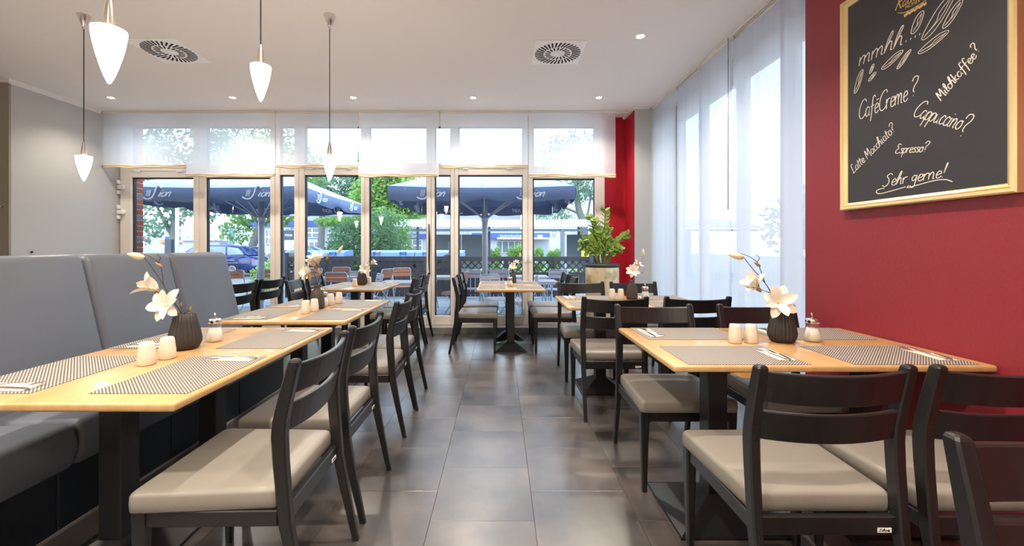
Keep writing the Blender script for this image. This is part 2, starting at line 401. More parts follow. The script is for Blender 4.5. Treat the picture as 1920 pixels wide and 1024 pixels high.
def write(mb, text, u, v, h, ang, w, P, slant=.2, sp=1.0, fit=None, z0=0., z1=.0008, caps=False):
    st, adv = strokes(text, h, slant, sp, caps)
    k = fit/adv if fit else 1.0
    c, s_ = math.cos(ang), math.sin(ang)
    for pts in st:
        q = [Vector((u+(p.x*k*c-p.y*s_), v+(p.x*k*s_+p.y*c), 0)) for p in pts]
        ribbon(mb, q, w, P, z0, z1)

# ------------------------------------------------------------------ room shell
fl = MB(); fl.box(-7.6, 2.6, -2.6, 6.0, -.12, -.004)
floor = struct(fl, 'floor', M['grout'], 'dark stone-look tiled floor with staggered joints')
tw, td = .465, .4525
tile_me = None; k = 0
for i in range(16):
    x0 = -.313 + (i-11)*tw
    ph = 1.875 if (i-11) % 2 == 0 else 2.104
    for j in range(-5, 9):
        y0 = ph + j*td
        if y0 > 5.86: continue
        hh = min(td, 5.88-y0)
        if tile_me is None:
            t = MB().rbox(.0009, tw-.0009, .0009, td-.0009, -.006, 0, .0003, 1, smooth=False).build('tile', M['tile'], floor)
            tile_me = t.data
        else:
            t = bpy.data.objects.new('tile', tile_me); COL.objects.link(t); t.parent = floor
        t.location = (x0, y0, 0)
        if hh < td-.01: t.scale = (1, hh/td, 1)
        k += 1
cl = MB().box(-7.6, 2.6, -2.6, 6.3, CEIL, CEIL+.12)
struct(cl, 'ceiling', M['ceiling'], 'white painted ceiling with round spots and square air vents')
# left: projecting wall block
struct(MB().box(-7.4, -5.51, 4.745, 6.3, 0, CEIL), 'wall_left', M['grey_wall'], 'light grey side wall beside the window front')
struct(MB().box(-7.4, -5.512, 4.725, 4.745, 0, CEIL), 'trim_1', M['olive_wall'], 'olive grey end face of the left wall')
struct(MB().box(-7.6, -7.4, -2.6, 6.3, 0, CEIL), 'wall_left_far', M['grey_wall'])
struct(MB().box(-7.6, 2.6, -2.7, -2.6, 0, CEIL), 'wall_back', M['grey_wall'])
struct(MB().box(2.02, 2.5, -2.6, 2.79, 0, CEIL), 'wall_right', M['red_wall'], 'red textured wall with the chalkboard')
struct(MB().box(1.81, 2.0, 5.685, 6.3, 0, CEIL-.005), 'wall_right_pier', M['red_pier_lit'], 'red side face of the corner pier')
struct(MB().box(1.812, 2.5, 5.672, 5.685, 0, CEIL-.005), 'trim_2', M['grey_wall'], 'grey front face of the corner pier')
struct(MB().box(1.513, 1.81, 6.1, 6.3, 0, CEIL-.005), 'wall_front_pier', M['red_pier_lit'], 'red strip of wall beside the window front')
# ceiling coves
mb = MB().prism([(-5.51, CEIL), (-5.47, CEIL), (-5.51, CEIL-.045)], 4.72, 5.80, 'y'); mb.box(-7.4, -5.47, 4.69, 4.725, CEIL-.04, CEIL)
struct(mb, 'trim_3', M['white_trim'], 'white cove along the top of the left wall')
mb = MB().box(1.775, 2.0, 5.64, 5.672, CEIL-.03, CEIL-.002); mb.box(1.775, 1.81, 5.672, 6.1, CEIL-.035, CEIL-.002)
struct(mb, 'trim_4', M['white_trim'], 'white cove around the corner pier')
mb = MB().box(-5.5, 1.78, 5.86, 5.885, CEIL-.022, CEIL-.001)
struct(mb, 'trim_5', M['white_trim'], 'white blind rail on the ceiling above the windows')
# kerb and sill under the front windows
struct(MB().box(-5.51, 1.81, 5.90, 6.32, -.1, .088), 'trim_6', M['concrete'], 'grey kerb below the window front')

# ------------------------------------------------------------------ window front
FY0, FY1 = 6.09, 6.17
def hinge(parent, x, z):
    mb = MB().rbox(x-.035, x-.005, FY0-.05, FY0-.01, z-.10, z-.045, .006); mb.rbox(x-.035, x-.005, FY0-.05, FY0-.01, z+.045, z+.10, .006)
    mb.rbox(x-.04, x+.06, FY0-.045, FY0-.005, z-.03, z+.03, .008)
    mb.build('hinge', M['white_plastic'], parent)
def unit(name, label, x0, x1, g0, g1, door=False, top=2.224):
    r = empty(name, (0, 0, 0), 0, label, None, None, 'structure')
    for (a, b) in ((x0+.002, g0), (g1, x1-.002)): MB().rbox(a, b, FY0, FY1, .088, CEIL-.003, .006, 1, smooth=False).build('stile', M['alu'], r)
    MB().rbox(g0, g1, FY0+.005, FY1, .088, .224, .005, 1, smooth=False).build('bottom_rail', M['alu'], r)
    MB().rbox(g0, g1, FY0+.005, FY1, top, top+.17, .005, 1, smooth=False).build('middle_rail', M['alu'], r)
    MB().rbox(g0, g1, FY0+.005, FY1, 2.965, CEIL-.003, .005, 1, smooth=False).build('top_rail', M['alu'], r)
    g = .018
    for (z0, z1) in ((.224, top), (top+.17, 2.965)):
        mb = MB().box(g0, g0+g, FY0+.03, FY1-.01, z0, z1); mb.box(g1-g*.5, g1, FY0+.03, FY1-.01, z0, z1)
        mb.box(g0, g1, FY0+.03, FY1-.01, z1-g*.9, z1); mb.box(g0, g1, FY0+.03, FY1-.01, z0, z0+g*.4)
        mb.build('gasket', M['gasket'], r)
        MB().box(g0+g*.9, g1-g*.4, FY0+.05, FY0+.056, z0+g*.3, z1-g*.8).build('glass_pane', M['glass'], r)
    if door:
        mb = MB(); w = g1-g0
        mb.box(g0-.02, g1+.03, FY0-.012, FY0+.004, top+.095, top+.105)
        for q in (.1, .78): mb.rbox(g0+w*q-.03, g0+w*q+.05, FY0-.02, FY0+.002, top+.075, top+.098, .004, 1)
        mb.build('closer_rail', M['white_plastic'], r)
    return r
U = [('door_1', 'beige framed glass door next to the grey left wall', -5.50, -4.355, -5.335, -4.44, 1, 2.224),
     ('window_1', 'tall beige framed pane right of the leftmost glass door', -4.355, -3.258, -4.262, -3.328, 0, 2.224),
     ('window_2', 'narrow pane left of the second glass door', -3.258, -2.91, -3.189, -2.98, 0, 2.26),
     ('door_2', 'beige framed glass door behind the hanging lamp', -2.91, -1.96, -2.834, -2.015, 1, 2.26),
     ('window_3', 'tall pane in the middle of the window front', -1.96, -1.0, -1.90, -1.066, 0, 2.26),
     ('window_4', 'narrow pane left of the third glass door', -1.0, -.665, -.95, -.718, 0, 2.26),
     ('door_3', 'beige framed glass door behind the small middle tables', -.665, .40, -.61, .324, 1, 2.26),
     ('window_5', 'tall pane left of the red wall strip', .40, 1.513, .471, 1.367, 0, 2.21)]
doors = {}
for a in U: doors[a[0]] = unit(a[0], a[1], *a[2:6], door=a[6], top=a[7])
for z in (2.08, 1.72): hinge(doors['door_1'], -5.47, z)
for (n_, x) in (('door_1', -4.40), ('door_3', .365), ('window_5', .435)):
    mb = MB().rbox(x-.014, x+.014, FY0-.012, FY0+.002, 1.0, 1.16, .004, 1); mb.tube([(x, FY0-.01, 1.12), (x, FY0-.05, 1.12), (x, FY0-.055, 1.02), (x, FY0-.055, .99)], .010, 8)
    mb.build('handle', M['white_plastic'], doors[n_])
mb = MB().tube([(-1.03, FY0-.004, 1.55), (-1.022, FY0-.012, 1.3), (-1.028, FY0-.012, 1.0), (-1.02, FY0-.004, .85)], [.008, .014, .012, .007], 6)
mb.build('pull_cord', M['black_cord'], doors['window_3'])

# roman blinds
bl = [(-5.495, -4.346, 2.347, 0), (-4.346, -3.112, 2.222, 1), (-3.10, -1.974, 2.347, 0), (-1.955, -.850, 2.222, 1), (-.825, .383, 2.347, 0), (.396, 1.591, 2.218, 1)]
bn = ['leftmost sheer white roman blind, beside the grey wall', 'second sheer blind from the left, hanging lower than its neighbours', 'third sheer blind from the left, behind the cord of the hanging lamp',
      'fourth sheer blind from the left, with a low hem', 'fifth sheer blind from the left, short one above the middle table', 'rightmost sheer blind, beside the red wall strip']
for i, (x0, x1, zb, od) in enumerate(bl):
    y = 5.835 - .012*od
    r = empty('roman_blind', ((x0+x1)/2, y, CEIL-.02), 0, bn[i], 'blind', 'sheer roman blinds along the window front')
    hw = (x1-x0)/2; H = CEIL-.02-zb
    def wave(x, z): return .004*math.sin(x*9+i)+.006*math.sin(x*23+i*2)*(-z/H)
    v = []; f = []; nx, nz = 26, 14
    for b in range(nz+1):
        for a in range(nx+1):
            x = -hw + 2*hw*a/nx; z = -H*b/nz
            v.append((x, wave(x, z), z+(.006*math.sin(x*11+i) if b == nz else 0)))
    for b in range(nz):
        for a in range(nx): f.append((b*(nx+1)+a, b*(nx+1)+a+1, (b+1)*(nx+1)+a+1, (b+1)*(nx+1)+a))
    MB().add(v, f, True).build('fabric', M['blind'], r)
    for q in range(2):
        rings = []
        for a in range(nx+1):
            x = -hw + 2*hw*a/nx; zz = -H+.006*math.sin(x*11+i)+.004*math.sin(x*17+q*2+i) - q*.024
            rings.append([(x, wave(x, -H)-.004+(.020-.004*q)*math.cos(t*PI/4), zz+.015*math.sin(t*PI/4)) for t in range(8)])
        MB().loft(rings).build('hem_fold', M['hem'], r)
    MB().box(-hw, hw, -.012, .012, -.012, .018).build('head_rail', M['white_trim'], r)

# right window wall behind curtains
wy = [2.6, 3.45, 4.15, 4.95, 5.66]
for i in range(4):
    a, b = wy[i], wy[i+1]
    r = empty('window_%d' % (6+i), (0, 0, 0), 0, ['tall side window nearest the red wall, behind the curtain', 'second side window from the red wall, behind the curtain', 'third side window from the red wall, behind the curtain', 'side window nearest the corner pier, behind the curtain'][i], None, None, 'structure')
    for (c, d) in ((a, a+.07), (b-.07, b)): MB().rbox(2.36, 2.43, c, d, .25, CEIL-.003, .005, 1, smooth=False).build('stile', M['alu'], r)
    for (c, d) in ((.25, .35), (2.86, CEIL-.003)): MB().rbox(2.36, 2.43, a+.07, b-.07, c, d, .005, 1, smooth=False).build('rail', M['alu'], r)
    MB().box(2.39, 2.396, a+.07, b-.07, .35, 2.86).build('glass_pane', M['glass'], r)
struct(MB().box(2.30, 2.5, 2.79, 5.672, 0, .25), 'wall_right_sill', M['white_trim'])
# sheer curtains
cb = [(5.66, 4.93), (4.97, 4.31), (4.35, 3.73), (3.77, 3.05), (3.09, 2.50)]
cn = ['sheer white curtain panel beside the grey corner pier', 'second sheer curtain panel from the corner pier', 'middle sheer curtain panel of the side windows',
      'fourth sheer curtain panel, right of the hanging pull rod', 'sheer white curtain panel touching the red wall']
for i, (y1, y0) in enumerate(cb):
    x = 2.055 if i % 2 == 0 else 2.085
    r = empty('sheer_curtain', (x, (y0+y1)/2, 0), 0, cn[i], 'curtain', 'sheer curtain panels along the side windows')
    hw = (y1-y0)/2; v = []; f = []; nx, nz = 40, 12; zt, zb = CEIL-.035, .04
    for b in range(nz+1):
        t = b/nz; z = zt+(zb-zt)*t
        for a in range(nx+1):
            y = -hw + 2*hw*a/nx
            amp = .0012+.0045*min(1, t*1.6)
            v.append((amp*math.sin(y*(13+2*i)+i*1.7+1.3*math.sin(y*5+i)), y, z))
    for b in range(nz):
        for a in range(nx): f.append((b*(nx+1)+a, b*(nx+1)+a+1, (b+1)*(nx+1)+a+1, (b+1)*(nx+1)+a))
    MB().add(v, f, True).build('fabric', M['curtain'], r)
    MB().box(-.008, .008, -hw, hw, zt-.005, zt+.02).build('top_bar', M['white_trim'], r)
mb = MB()
for q in range(3): mb.box(2.035+q*.022, 2.047+q*.022, 2.79, 5.67, CEIL-.022, CEIL-.002)
tag(mb.build('curtain_rail', M['white_trim']), 'long white triple track on the ceiling above the curtains', 'curtain rail')
mb = MB().tube([(2.02, 3.735, CEIL-.06), (2.02, 3.735, 1.55)], .004, 6); mb.tube([(2.02, 3.735, CEIL-.03), (2.02, 3.735, CEIL-.07)], .008, 6)
tag(mb.build('pull_rod', M['satin']), 'thin metal pull rod hanging in front of the sheer curtains', 'rod')

# ------------------------------------------------------------------ ceiling: spots, vents
def spot(x, y, label, power=78):
    r = empty('ceiling_spot', (x, y, CEIL), 0, label, 'ceiling light', 'recessed ceiling spots')
    MB().lathe([(.034, -.001), (.045, -.008), (.050, -.002), (.050, .0)], 20, cap=False).build('ring', M['white_plastic'], r)
    MB().lathe([(.0005, -.003), (.033, -.003), (.034, 0)], 20, cap=False).build('bulb', M['spot'], r)
    d = bpy.data.lights.new('spot_light', 'SPOT'); d.energy = power*LAMP; d.spot_size = math.radians(125); d.spot_blend = .8; d.color = (1, .89, .76); d.shadow_soft_size = .05
    o = bpy.data.objects.new('spot_light', d); COL.objects.link(o); o.parent = r; o.location = (0, 0, -.03)
names = ['ceiling spot nearest the left wall in the window row', 'second ceiling spot from the left in the window row', 'third ceiling spot from the left in the window row', 'fourth ceiling spot from the left in the window row', 'ceiling spot nearest the red wall strip in the window row']
for x, n_ in zip((-4.9, -3.37, -1.85, -.34, 1.24), names): spot(x, 5.30, n_, 34 if x < -4 else 66)
spot(1.25, 3.76, 'large bright ceiling spot right of the square air vent')
for (y, rowname) in ((1.9, 'first row above the camera'), (.2, 'second row above the camera'), (-1.4, 'row at the rear wall')):  # out-of-view spot rows added as fill light for the room
    for x, c in zip((-4.9, -3.1, -.9, .9), ('far left', 'left', 'middle', 'right')):
        spot(x, y, '%s added unseen fill spot of the %s' % (c, rowname), 95 if y > 1 else 125)
def vent(x, y, label):
    r = empty('ceiling_vent', (x, y, CEIL), 0, label, 'vent', 'square swirl air vents')
    MB().rbox(-.24, .24, -.25, .25, -.010, 0, .003, 1, smooth=False).build('plate', M['white_plastic'], r)
    mb = MB()
    for (n, ra, rb, w, off) in ((34, .138, .222, .017, .30), (18, .072, .124, .015, .30)):
        for k in range(n):
            a = 2*PI*k/n; T = Matrix.Rotation(a, 4, 'Z') @ Matrix.Translation((ra, 0, 0)) @ Matrix.Rotation(off, 4, 'Z')
            mb.loft([[(0, -w*.36, -.0125), (0, w*.36, -.0125), (0, w*.36, -.0095), (0, -w*.36, -.0095)], [(rb-ra, -w*.5, -.0125), (rb-ra, w*.5, -.0125), (rb-ra, w*.5, -.0095), (rb-ra, -w*.5, -.0095)]], smooth=False, T=T)
    tag(mb.build('swirl_slots', M['slot'], r), None, None, None, 'stuff')
    MB().lathe([(.055, -.010), (.052, -.013), (.001, -.014)], 24).build('hub', M['white_plastic'], r)
vent(-3.17, 4.04, 'square white swirl vent left, near the hanging lamps')
vent(.555, 4.08, 'square white swirl vent above the middle aisle')

# ------------------------------------------------------------------ pendant lamps
def pendant(x, y, ztop, s, label):
    r = empty('pendant_lamp', (x, y, ztop), 0, label, 'lamp', 'pendant lamps with pointed glass shades')
    h = .20*s; w = .052*s
    prof = [(w*.02, -h), (w*.10, -h*.985), (w*.30, -h*.86), (w*.52, -h*.68), (w*.74, -h*.46), (w*.90, -h*.26), (w*.99, -h*.10), (w, 0)]
    MB().lathe(prof, 28, cap=False).build('glass_shade', M['lamp_shade'], r)
    MB().lathe([(w*.99, -.003), (w*.5, -.004), (.015, -.004)], 28, cap=False).build('shade_cover', M['lamp_shade'], r)
    mb = MB().lathe([(.002, .125*s), (.006*s, .12*s), (.012*s, .09*s), (.017*s, .05*s), (.0195*s, .015*s), (.019*s, -.012)], 20)
    mb.build('socket_cone', M['satin'], r)
    mb = MB()
    for a in (0.5, 0.5+2*PI/3, .5+4*PI/3):
        mb.tube([(w*.94*math.cos(a), w*.94*math.sin(a), -.01), (w*1.14*math.cos(a), w*1.14*math.sin(a), -.01)], .003*s, 6)
    mb.build('screw', M['satin'], r)
    MB().tube([(0, 0, .12*s), (0, 0, CEIL-ztop-.03)], .0035, 8).build('cord', M['black_cord'], r)
    MB().lathe([(.007, -.115), (.013, -.09), (.046, -.004), (.046, 0)], 24, T=Matrix.Translation((0, 0, CEIL-ztop))).build('canopy', M['chrome'], r)
pendant(-1.485, 1.60, 2.045, 1.03, 'big near pendant lamp with a glowing pointed glass shade')
pendant(-3.38, 3.42, 1.955, 1.0, 'leftmost pendant lamp, its shade low in front of the grey wall')
pendant(-1.285, 2.26, 2.19, .95, 'pendant lamp at mid height whose cord leaves the picture at the top')
pendant(-1.385, 3.42, 1.955, 1.0, 'pendant lamp with a long cord in front of the windows')
for (x, y, lb) in ((-3.3, .6, 'added unseen fill pendant left of the camera'), (.9, -.3, 'added unseen fill pendant right of the camera'), (-1.4, -.6, 'added unseen fill pendant above and behind the camera'), (-4.6, -1.2, 'added unseen fill pendant at the far left behind the camera'), (1.0, -1.9, 'added unseen fill pendant at the rear right of the room'), (-2.6, -2.0, 'added unseen fill pendant at the rear wall')):  # unseen pendants added only to brighten the ceiling and room
    pendant(x, y, 2.05, 1.1, lb)
# ------------------------------------------------------------------ wall hooks
mb = MB().lathe([(.011, 0), (.013, .012), (.006, .022), (.0005, .023)], 12, T=Matrix.Translation((-5.51, 4.95, 1.16)) @ Matrix.Rotation(PI/2, 4, 'Y'))
tag(mb.build('round_knob', M['black_metal']), 'small dark knob on the grey left wall above the bench', 'knob')
mb = MB().lathe([(.009, 0), (.006, .012), (.014, .022), (.010, .034), (.0005, .036)], 12, T=Matrix.Translation((-5.58, 4.725, 1.67)) @ Matrix.Rotation(PI/2, 4, 'X'))
tag(mb.build('wall_hook', M['chrome']), 'small metal hook on the olive wall face at the far left', 'hook')
# ------------------------------------------------------------------ chalkboard
bd = empty('chalkboard', (2.02, 2.461, 1.43), 0, 'large brass framed chalkboard with coffee words on the red wall', 'board')
BW, BH = .842, 1.205
MB().box(-.022, 0, -BW+.02, -.02, .02, BH-.02).build('slate', M['board'], bd)
prof = [(0, 0), (-.034, 0), (-.040, .006), (-.040, .013), (-.030, .020), (-.033, .026), (-.027, .037), (-.020, .042), (0, .042)]
for k in range(4):
    L = BW if k % 2 == 0 else BH
    # local: s along the side, t inward; mitred
    rings = []
    for e in (0, 1):
        ring = []
        for (d, t) in prof:
            s_ = t if e == 0 else L-t
            if k == 0: y, z = -s_, t
            elif k == 2: y, z = -(BW-s_), BH-t
            elif k == 1: y, z = -(BW-t), s_
            else: y, z = -t, BH-s_
            ring.append((d, y, z))
        rings.append(ring)
    MB().loft(rings, smooth=False).build('frame_side', M['brass'], bd)
PB = lambda u, v, d: (-.022-d, -u, v)
W = .0036
class _W:
    def add(s_, v, f): MB().add(v, f).build('chalk_stroke', M['chalk'], bd)
def word(*a_, **k_):
    m_ = MB(); write(m_, *a_, **k_); o_ = m_.build('chalk_word', M['chalk'], bd); o_['kind'] = 'stuff'
word('mmhh', .112, .797, .088, 0, W*1.15, PB, .15, fit=.262)
for u in (.385, .408, .431, .452): word('.', u, .800, .08, .5, .009, PB)
word('Caf\xe9Creme', .112, .499, .098, .03, W, PB, .12, fit=.285)
word('?', .412, .52, .088, 0, W, PB, .1)
word('Cappuccino', .418, .425, .075, -.54, W, PB, .1, fit=.245)
word('?', .622, .275, .088, -.35, W, PB, .1)
word('Milchkaffee', .552, .452, .048, .76, W, PB, .15, fit=.200)
word('?', .697, .602, .050, .72, W*.9, PB, .1)
word('Latte Macchiato?', .078, .205, .052, .60, W*.8, PB, .1, fit=.315)
word('Espresso?', .329, .262, .046, -.16, W*.9, PB, .15, fit=.165)
word('Sehr gerne!', .262, .104, .060, 0, W, PB, .15, fit=.315)
for pts in ([(.385, .086), (.30, .075), (.24, .070), (.222, .084), (.24, .094), (.27, .095)], [(.40, .090), (.395, .080), (.45, .087), (.52, .095), (.57, .092), (.60, .078)]):
    ribbon(_W(), crom([(a, b, 0) for a, b in pts]), W, PB)

mb = MB()
def bean(u0, v0, u1, v1, w, both=True):
    a = Vector((u0, v0, 0)); b = Vector((u1, v1, 0)); d = b-a; L = d.length; d.normalize(); q = Vector((-d.y, d.x, 0)); c = (a+b)/2
    pts = [c+d*(L/2)*math.cos(t*2*PI/24)+q*w*math.sin(t*2*PI/24)*(1+.15*math.sin(t*4*PI/24)) for t in range(25)]
    ribbon(mb, pts, W*.8, PB)
    ribbon(mb, crom([b-d*.01, c+q*w*.25+d*L*.1, c-q*w*.25-d*L*.1, a+d*.01]), W*.7, PB)
    if both: ribbon(mb, crom([b-d*.02, c+q*w*.5, a+d*.012]), W*.6, PB)
for b_ in ((.139, .768, .086, .655, .016), (.209, .768, .183, .728, .008), (.222, .718, .175, .690, .009), (.372, .764, .254, .722, .016), (.412, .75, .340, .686, .011),
           (.471, .905, .416, .824, .020), (.610, .91, .466, .77, .028), (.640, .86, .560, .776, .018), (.585, .752, .447, .716, .017)): bean(*b_)
mb.build('chalk_beans', M['chalk'], bd)
mb = MB()
write(mb, 'Radeberger', .325, .985, .055, -.05, .0045, PB, .3, fit=.25)
write(mb, 'PILSNE', .385, .963, .012, -.05, .0022, PB, 0, fit=.06, caps=True); write(mb, 'R', .448, .960, .012, -.05, .0022, PB, 0)
ribbon(mb, crom([(.345, .965, 0), (.38, .948, 0), (.43, .944, 0), (.50, .95, 0), (.56, .97, 0)]), .003, PB)
for q in range(9):
    ribbon(mb, [Vector((.378+q*.012, .930+(q % 2)*.004, 0)), Vector((.390+q*.012, .934+(q % 2)*.004, 0))], .013, PB)
mb.build('gold_emblem', M['gold_print'], bd)

# ------------------------------------------------------------------ dining chair
def make_chair():
    r = empty('dining_chair', (0, 0, 0), 0, 'x', 'chair')
    hw = .2375
    for s_ in (-1, 1):
        # rear post: profile in y,z, fine loft
        path = [(-.048, 0, .026, .024), (-.005, .20, .033, .028), (.026, .36, .040, .032), (.042, .55, .043, .034), (.046, .63, .044, .035), (.042, .68, .043, .035), (.022, .77, .040, .034), (.002, .852, .036, .033), (.000, .862, .034, .032), (-.001, .868, .028, .027), (-.001, .871, .018, .017)]
        rings = []
        for (y, z, dy, dx) in path:
            xo = s_*(hw-.0175-(.012 if z < .3 else 0)*(1-z/.3)*0)
            c = min(.005, dx*.3)
            X0, X1, Y0, Y1 = xo-dx/2, xo+dx/2, y-dy/2, y+dy/2
            rings.append([(X0+c, Y0, z), (X1-c, Y0, z), (X1, Y0+c, z), (X1, Y1-c, z), (X1-c, Y1, z), (X0+c, Y1, z), (X0, Y1-c, z), (X0, Y0+c, z)])
        MB().loft(rings, smooth=False).build('rear_leg', M['black_wood'], r)
        rings = []
        for (z, w) in ((0, .026), (.2, .034), (.37, .042), (.405, .042)):
            xo = s_*(hw-.02); y = .475-.003*(1-z); c = .006
            X0, X1, Y0, Y1 = xo-w/2, xo+w/2, y-w/2, y+w/2
            rings.append([(X0+c, Y0, z), (X1-c, Y0, z), (X1, Y0+c, z), (X1, Y1-c, z), (X1-c, Y1, z), (X0+c, Y1, z), (X0, Y1-c, z), (X0, Y0+c, z)])
        MB().loft(rings, smooth=False).build('front_leg', M['black_wood'], r)
        MB().rbox(s_*(hw-.02)-.011, s_*(hw-.02)+.011, .05, .46, .352, .402, .003, 1, smooth=False).build('side_apron', M['black_wood'], r)
    MB().rbox(-hw+.03, hw-.03, .464, .486, .352, .402, .003, 1, smooth=False).build('front_apron', M['black_wood'], r)
    MB().rbox(-hw+.03, hw-.03, .026, .048, .345, .402, .003, 1, smooth=False).build('rear_apron', M['black_wood'], r)
    for (z0, z1, y0, y1, nm, bow) in ((.636, .728, .046, .030, 'lower_back_rail', .028), (.758, .854, .022, .002, 'upper_back_rail', .034)):
        rings = []; n = 14
        for k in range(n+1):
            x = -hw+.02+(2*hw-.04)*k/n; t = 1-(2*k/n-1)**2; b = -bow*t
            dz = -.008*t
            ring = [(x, y0-.010+b, z0+.003+dz), (x, y0-.006+b, z0+dz), (x, y0+.006+b, z0+dz), (x, y0+.010+b, z0+.004+dz), (x, y1+.010+b, z1-.004+dz), (x, y1+.006+b, z1+dz), (x, y1-.006+b, z1+dz), (x, y1-.010+b, z1-.003+dz)]
            rings.append(ring)
        MB().loft(rings, smooth=False).build(nm, M['black_wood'], r)
    pl_ = MB().box(.150, .192, .0245, .0262, .355, .369).build('maker_plate', M['white_plastic'], r)
    mb = MB(); write(mb, 'Schnei', .1535, .3595, .0075, 0, .0011, lambda u, v, d: (u, .0243-d, v), 0, fit=.034, z0=-.0002, z1=.0003); mb.build('plate_lettering', M['black_wood'], pl_)
    def rrect(ins, z):
        pts = []; rc = .022; y0, y1 = .050+ins, .504-ins
        for (sx, yy, a0) in ((1, y0, -90), (1, y1, 0), (-1, y1, 90), (-1, y0, 180)):
            w = (hw-.018 if yy < .25 else hw+.003)-ins; cx_ = sx*(w-rc); cy_ = yy+rc if yy < .25 else yy-rc
            for k in range(5):
                a_ = math.radians(a0+22.5*k); pts.append((cx_+rc*math.cos(a_), cy_+rc*math.sin(a_), z))
        return pts
    MB().loft([rrect(.004, .402), rrect(.0, .406), rrect(-.001, .43), rrect(.0, .450), rrect(.003, .457), rrect(.009, .4625), rrect(.020, .465), rrect(.09, .469), rrect(.16, .470)]).build('seat_cushion', M['taupe'], r)
    return r
chair0 = make_chair()
used = [False]
SM = {}
def chair(x, y, facing, label, group):
    # facing: '+x','-x','+y','-y' or angle in degrees of the sitter's view direction; (x,y) = back plane centre
    a = {'+y': 0, '-x': 90, '-y': 180, '+x': -90}.get(facing, facing)
    o = place(chair0, not used[0], (x, y, 0), math.radians(a), label, group); used[0] = True
    return o
GLN = 'dining chairs along the left row of tables'; GRT = 'dining chairs at the right row of tables'; GMD = 'dining chairs at the small middle tables'; GWL = 'dining chairs by the left windows'
D = 'black chair with taupe seat'
c1 = chair(-.645, 1.535, 91, D+', nearest one left of the aisle', GLN)
chair(-.655, 2.085, 90, D+', second one left of the aisle', GLN)
chair(-.665, 2.92, 91, D+', third one left of the aisle', GLN)
chair(-.69, 3.41, 89, D+', fourth one left of the aisle', GLN)
chair(-.975, 4.99, 90, D+', fifth one left of the aisle', GLN)
chair(-.97, 5.53, 90, D+', last one left of the aisle, by the windows', GLN)
chair(-2.64, 4.32, 86, D+', first beyond the end of the grey bench', GWL)
chair(-2.60, 4.82, 88, D+', second beyond the end of the grey bench', GWL)
chair(-2.28, 4.66, -84, D+', facing right towards the far left table', GWL)
chair(-2.36, 5.34, -88, D+', behind the flowers of the second left table', GWL)
chair(-.535, 5.04, '+x', D+', in side view at the front small table', GMD)
chair(-.53, 5.64, '+x', D+', left of the rear small middle table', GMD)
chair(.885, 5.08, '-x', D+', right of the front small middle table', GMD)
chair(.885, 5.68, '-x', D+', right of the rear small middle table', GMD)
r1 = chair(.992, 1.25, '+y', D+', large in the right foreground, back to camera', GRT)
chair(1.52, 1.25, '+y', D+', in the foreground against the red wall', GRT)
chair(1.075, .765, 174, D+', cut off at the lower right', GRT)
chair(.935, 2.575, '-y', D+', far left side of the front right table', GRT)
chair(1.56, 2.575, '-y', D+', behind the vase on the front right table', GRT)
chair(.815, 2.985, '+y', D+', left near side of the second right table', GRT)
chair(1.40, 2.985, '+y', D+', right near side of the second right table', GRT)
chair(.815, 4.275, '-y', D+', before the gold planter', GRT)
chair(1.345, 4.275, '-y', D+', far right side of the second right table', GRT)

# ------------------------------------------------------------------ tables
def pedestal(r, x, y, bw=.20, bd_=.20, zt=.712):
    mb = MB().box(x-bw, x+bw, y-bd_, y+bd_, 0, .010)
    mb.loft([[(x-bw+.006, y-bd_+.006, .010), (x+bw-.006, y-bd_+.006, .010), (x+bw-.006, y+bd_-.006, .010), (x-bw+.006, y+bd_-.006, .010)],
             [(x-.046, y-.046, .095), (x+.046, y-.046, .095), (x+.046, y+.046, .095), (x-.046, y+.046, .095)]], smooth=False)
    mb.build('base', M['black_metal'], r)
    MB().rbox(x-.044, x+.044, y-.044, y+.044, .08, zt-.02, .004, 1, smooth=False).build('post', M['black_metal'], r)
    MB().box(x-.18, x+.18, y-.03, y+.03, zt-.035, zt).build('top_bracket', M['black_metal'], r)
def table(label, x0, x1, y0, y1, posts, bs=(.20, .20), group='beech topped pedestal tables'):
    cx, cy = (x0+x1)/2, (y0+y1)/2
    r = empty('dining_table', (cx, cy, 0), 0, label, 'table', group)
    hx, hy = (x1-x0)/2, (y1-y0)/2
    MB().rbox(-hx, hx, -hy, hy, .712, .740, .009, 3).build('tabletop', M['table_wood'], r)
    for (px, py) in posts: pedestal(r, px-cx, py-cy, *bs)
    return r
TL1 = table('long front table beside the grey bench, nearest the camera', -1.86, -1.0, 1.29, 2.52, [(-1.50, 1.66), (-1.50, 2.20)])
for (px, py) in ((-1.08+1.43, 1.52-1.905),):
    MB().prism([(px-.05, .712), (px+.05, .712), (px, .690)], py-.03, py+.03, 'y').build('support_block', M['table_edge'], TL1)
table('second table beside the grey bench, set for four', -1.86, -1.0, 2.72, 3.82, [(-1.48, 3.10), (-1.48, 3.62)])
table('third left table, near the windows between the chairs', -2.14, -1.335, 4.76, 5.72, [(-1.735, 5.05), (-1.735, 5.56)])
table('table at the left windows behind the end of the bench', -4.1, -3.12, 4.15, 5.60, [(-3.6, 4.5), (-3.6, 5.2)])
table('small square front table in the middle of the room', -.27, .51, 4.71, 5.345, [(.125, 5.05)], (.19, .19))
table('small rear table in the middle against the window', -.28, .50, 5.37, 5.97, [(.115, 5.66)], (.19, .19))
TR1 = table('large front right table against the red wall', .70, 2.01, 1.70, 2.50, [(.99, 1.96), (1.70, 1.96)], (.24, .21))
MB().prism([(-.335-.09, .712), (-.335+.09, .712), (-.335+.04, .690), (-.335-.04, .690)], -.395, -.34, 'y').build('support_block', M['table_edge'], TR1)
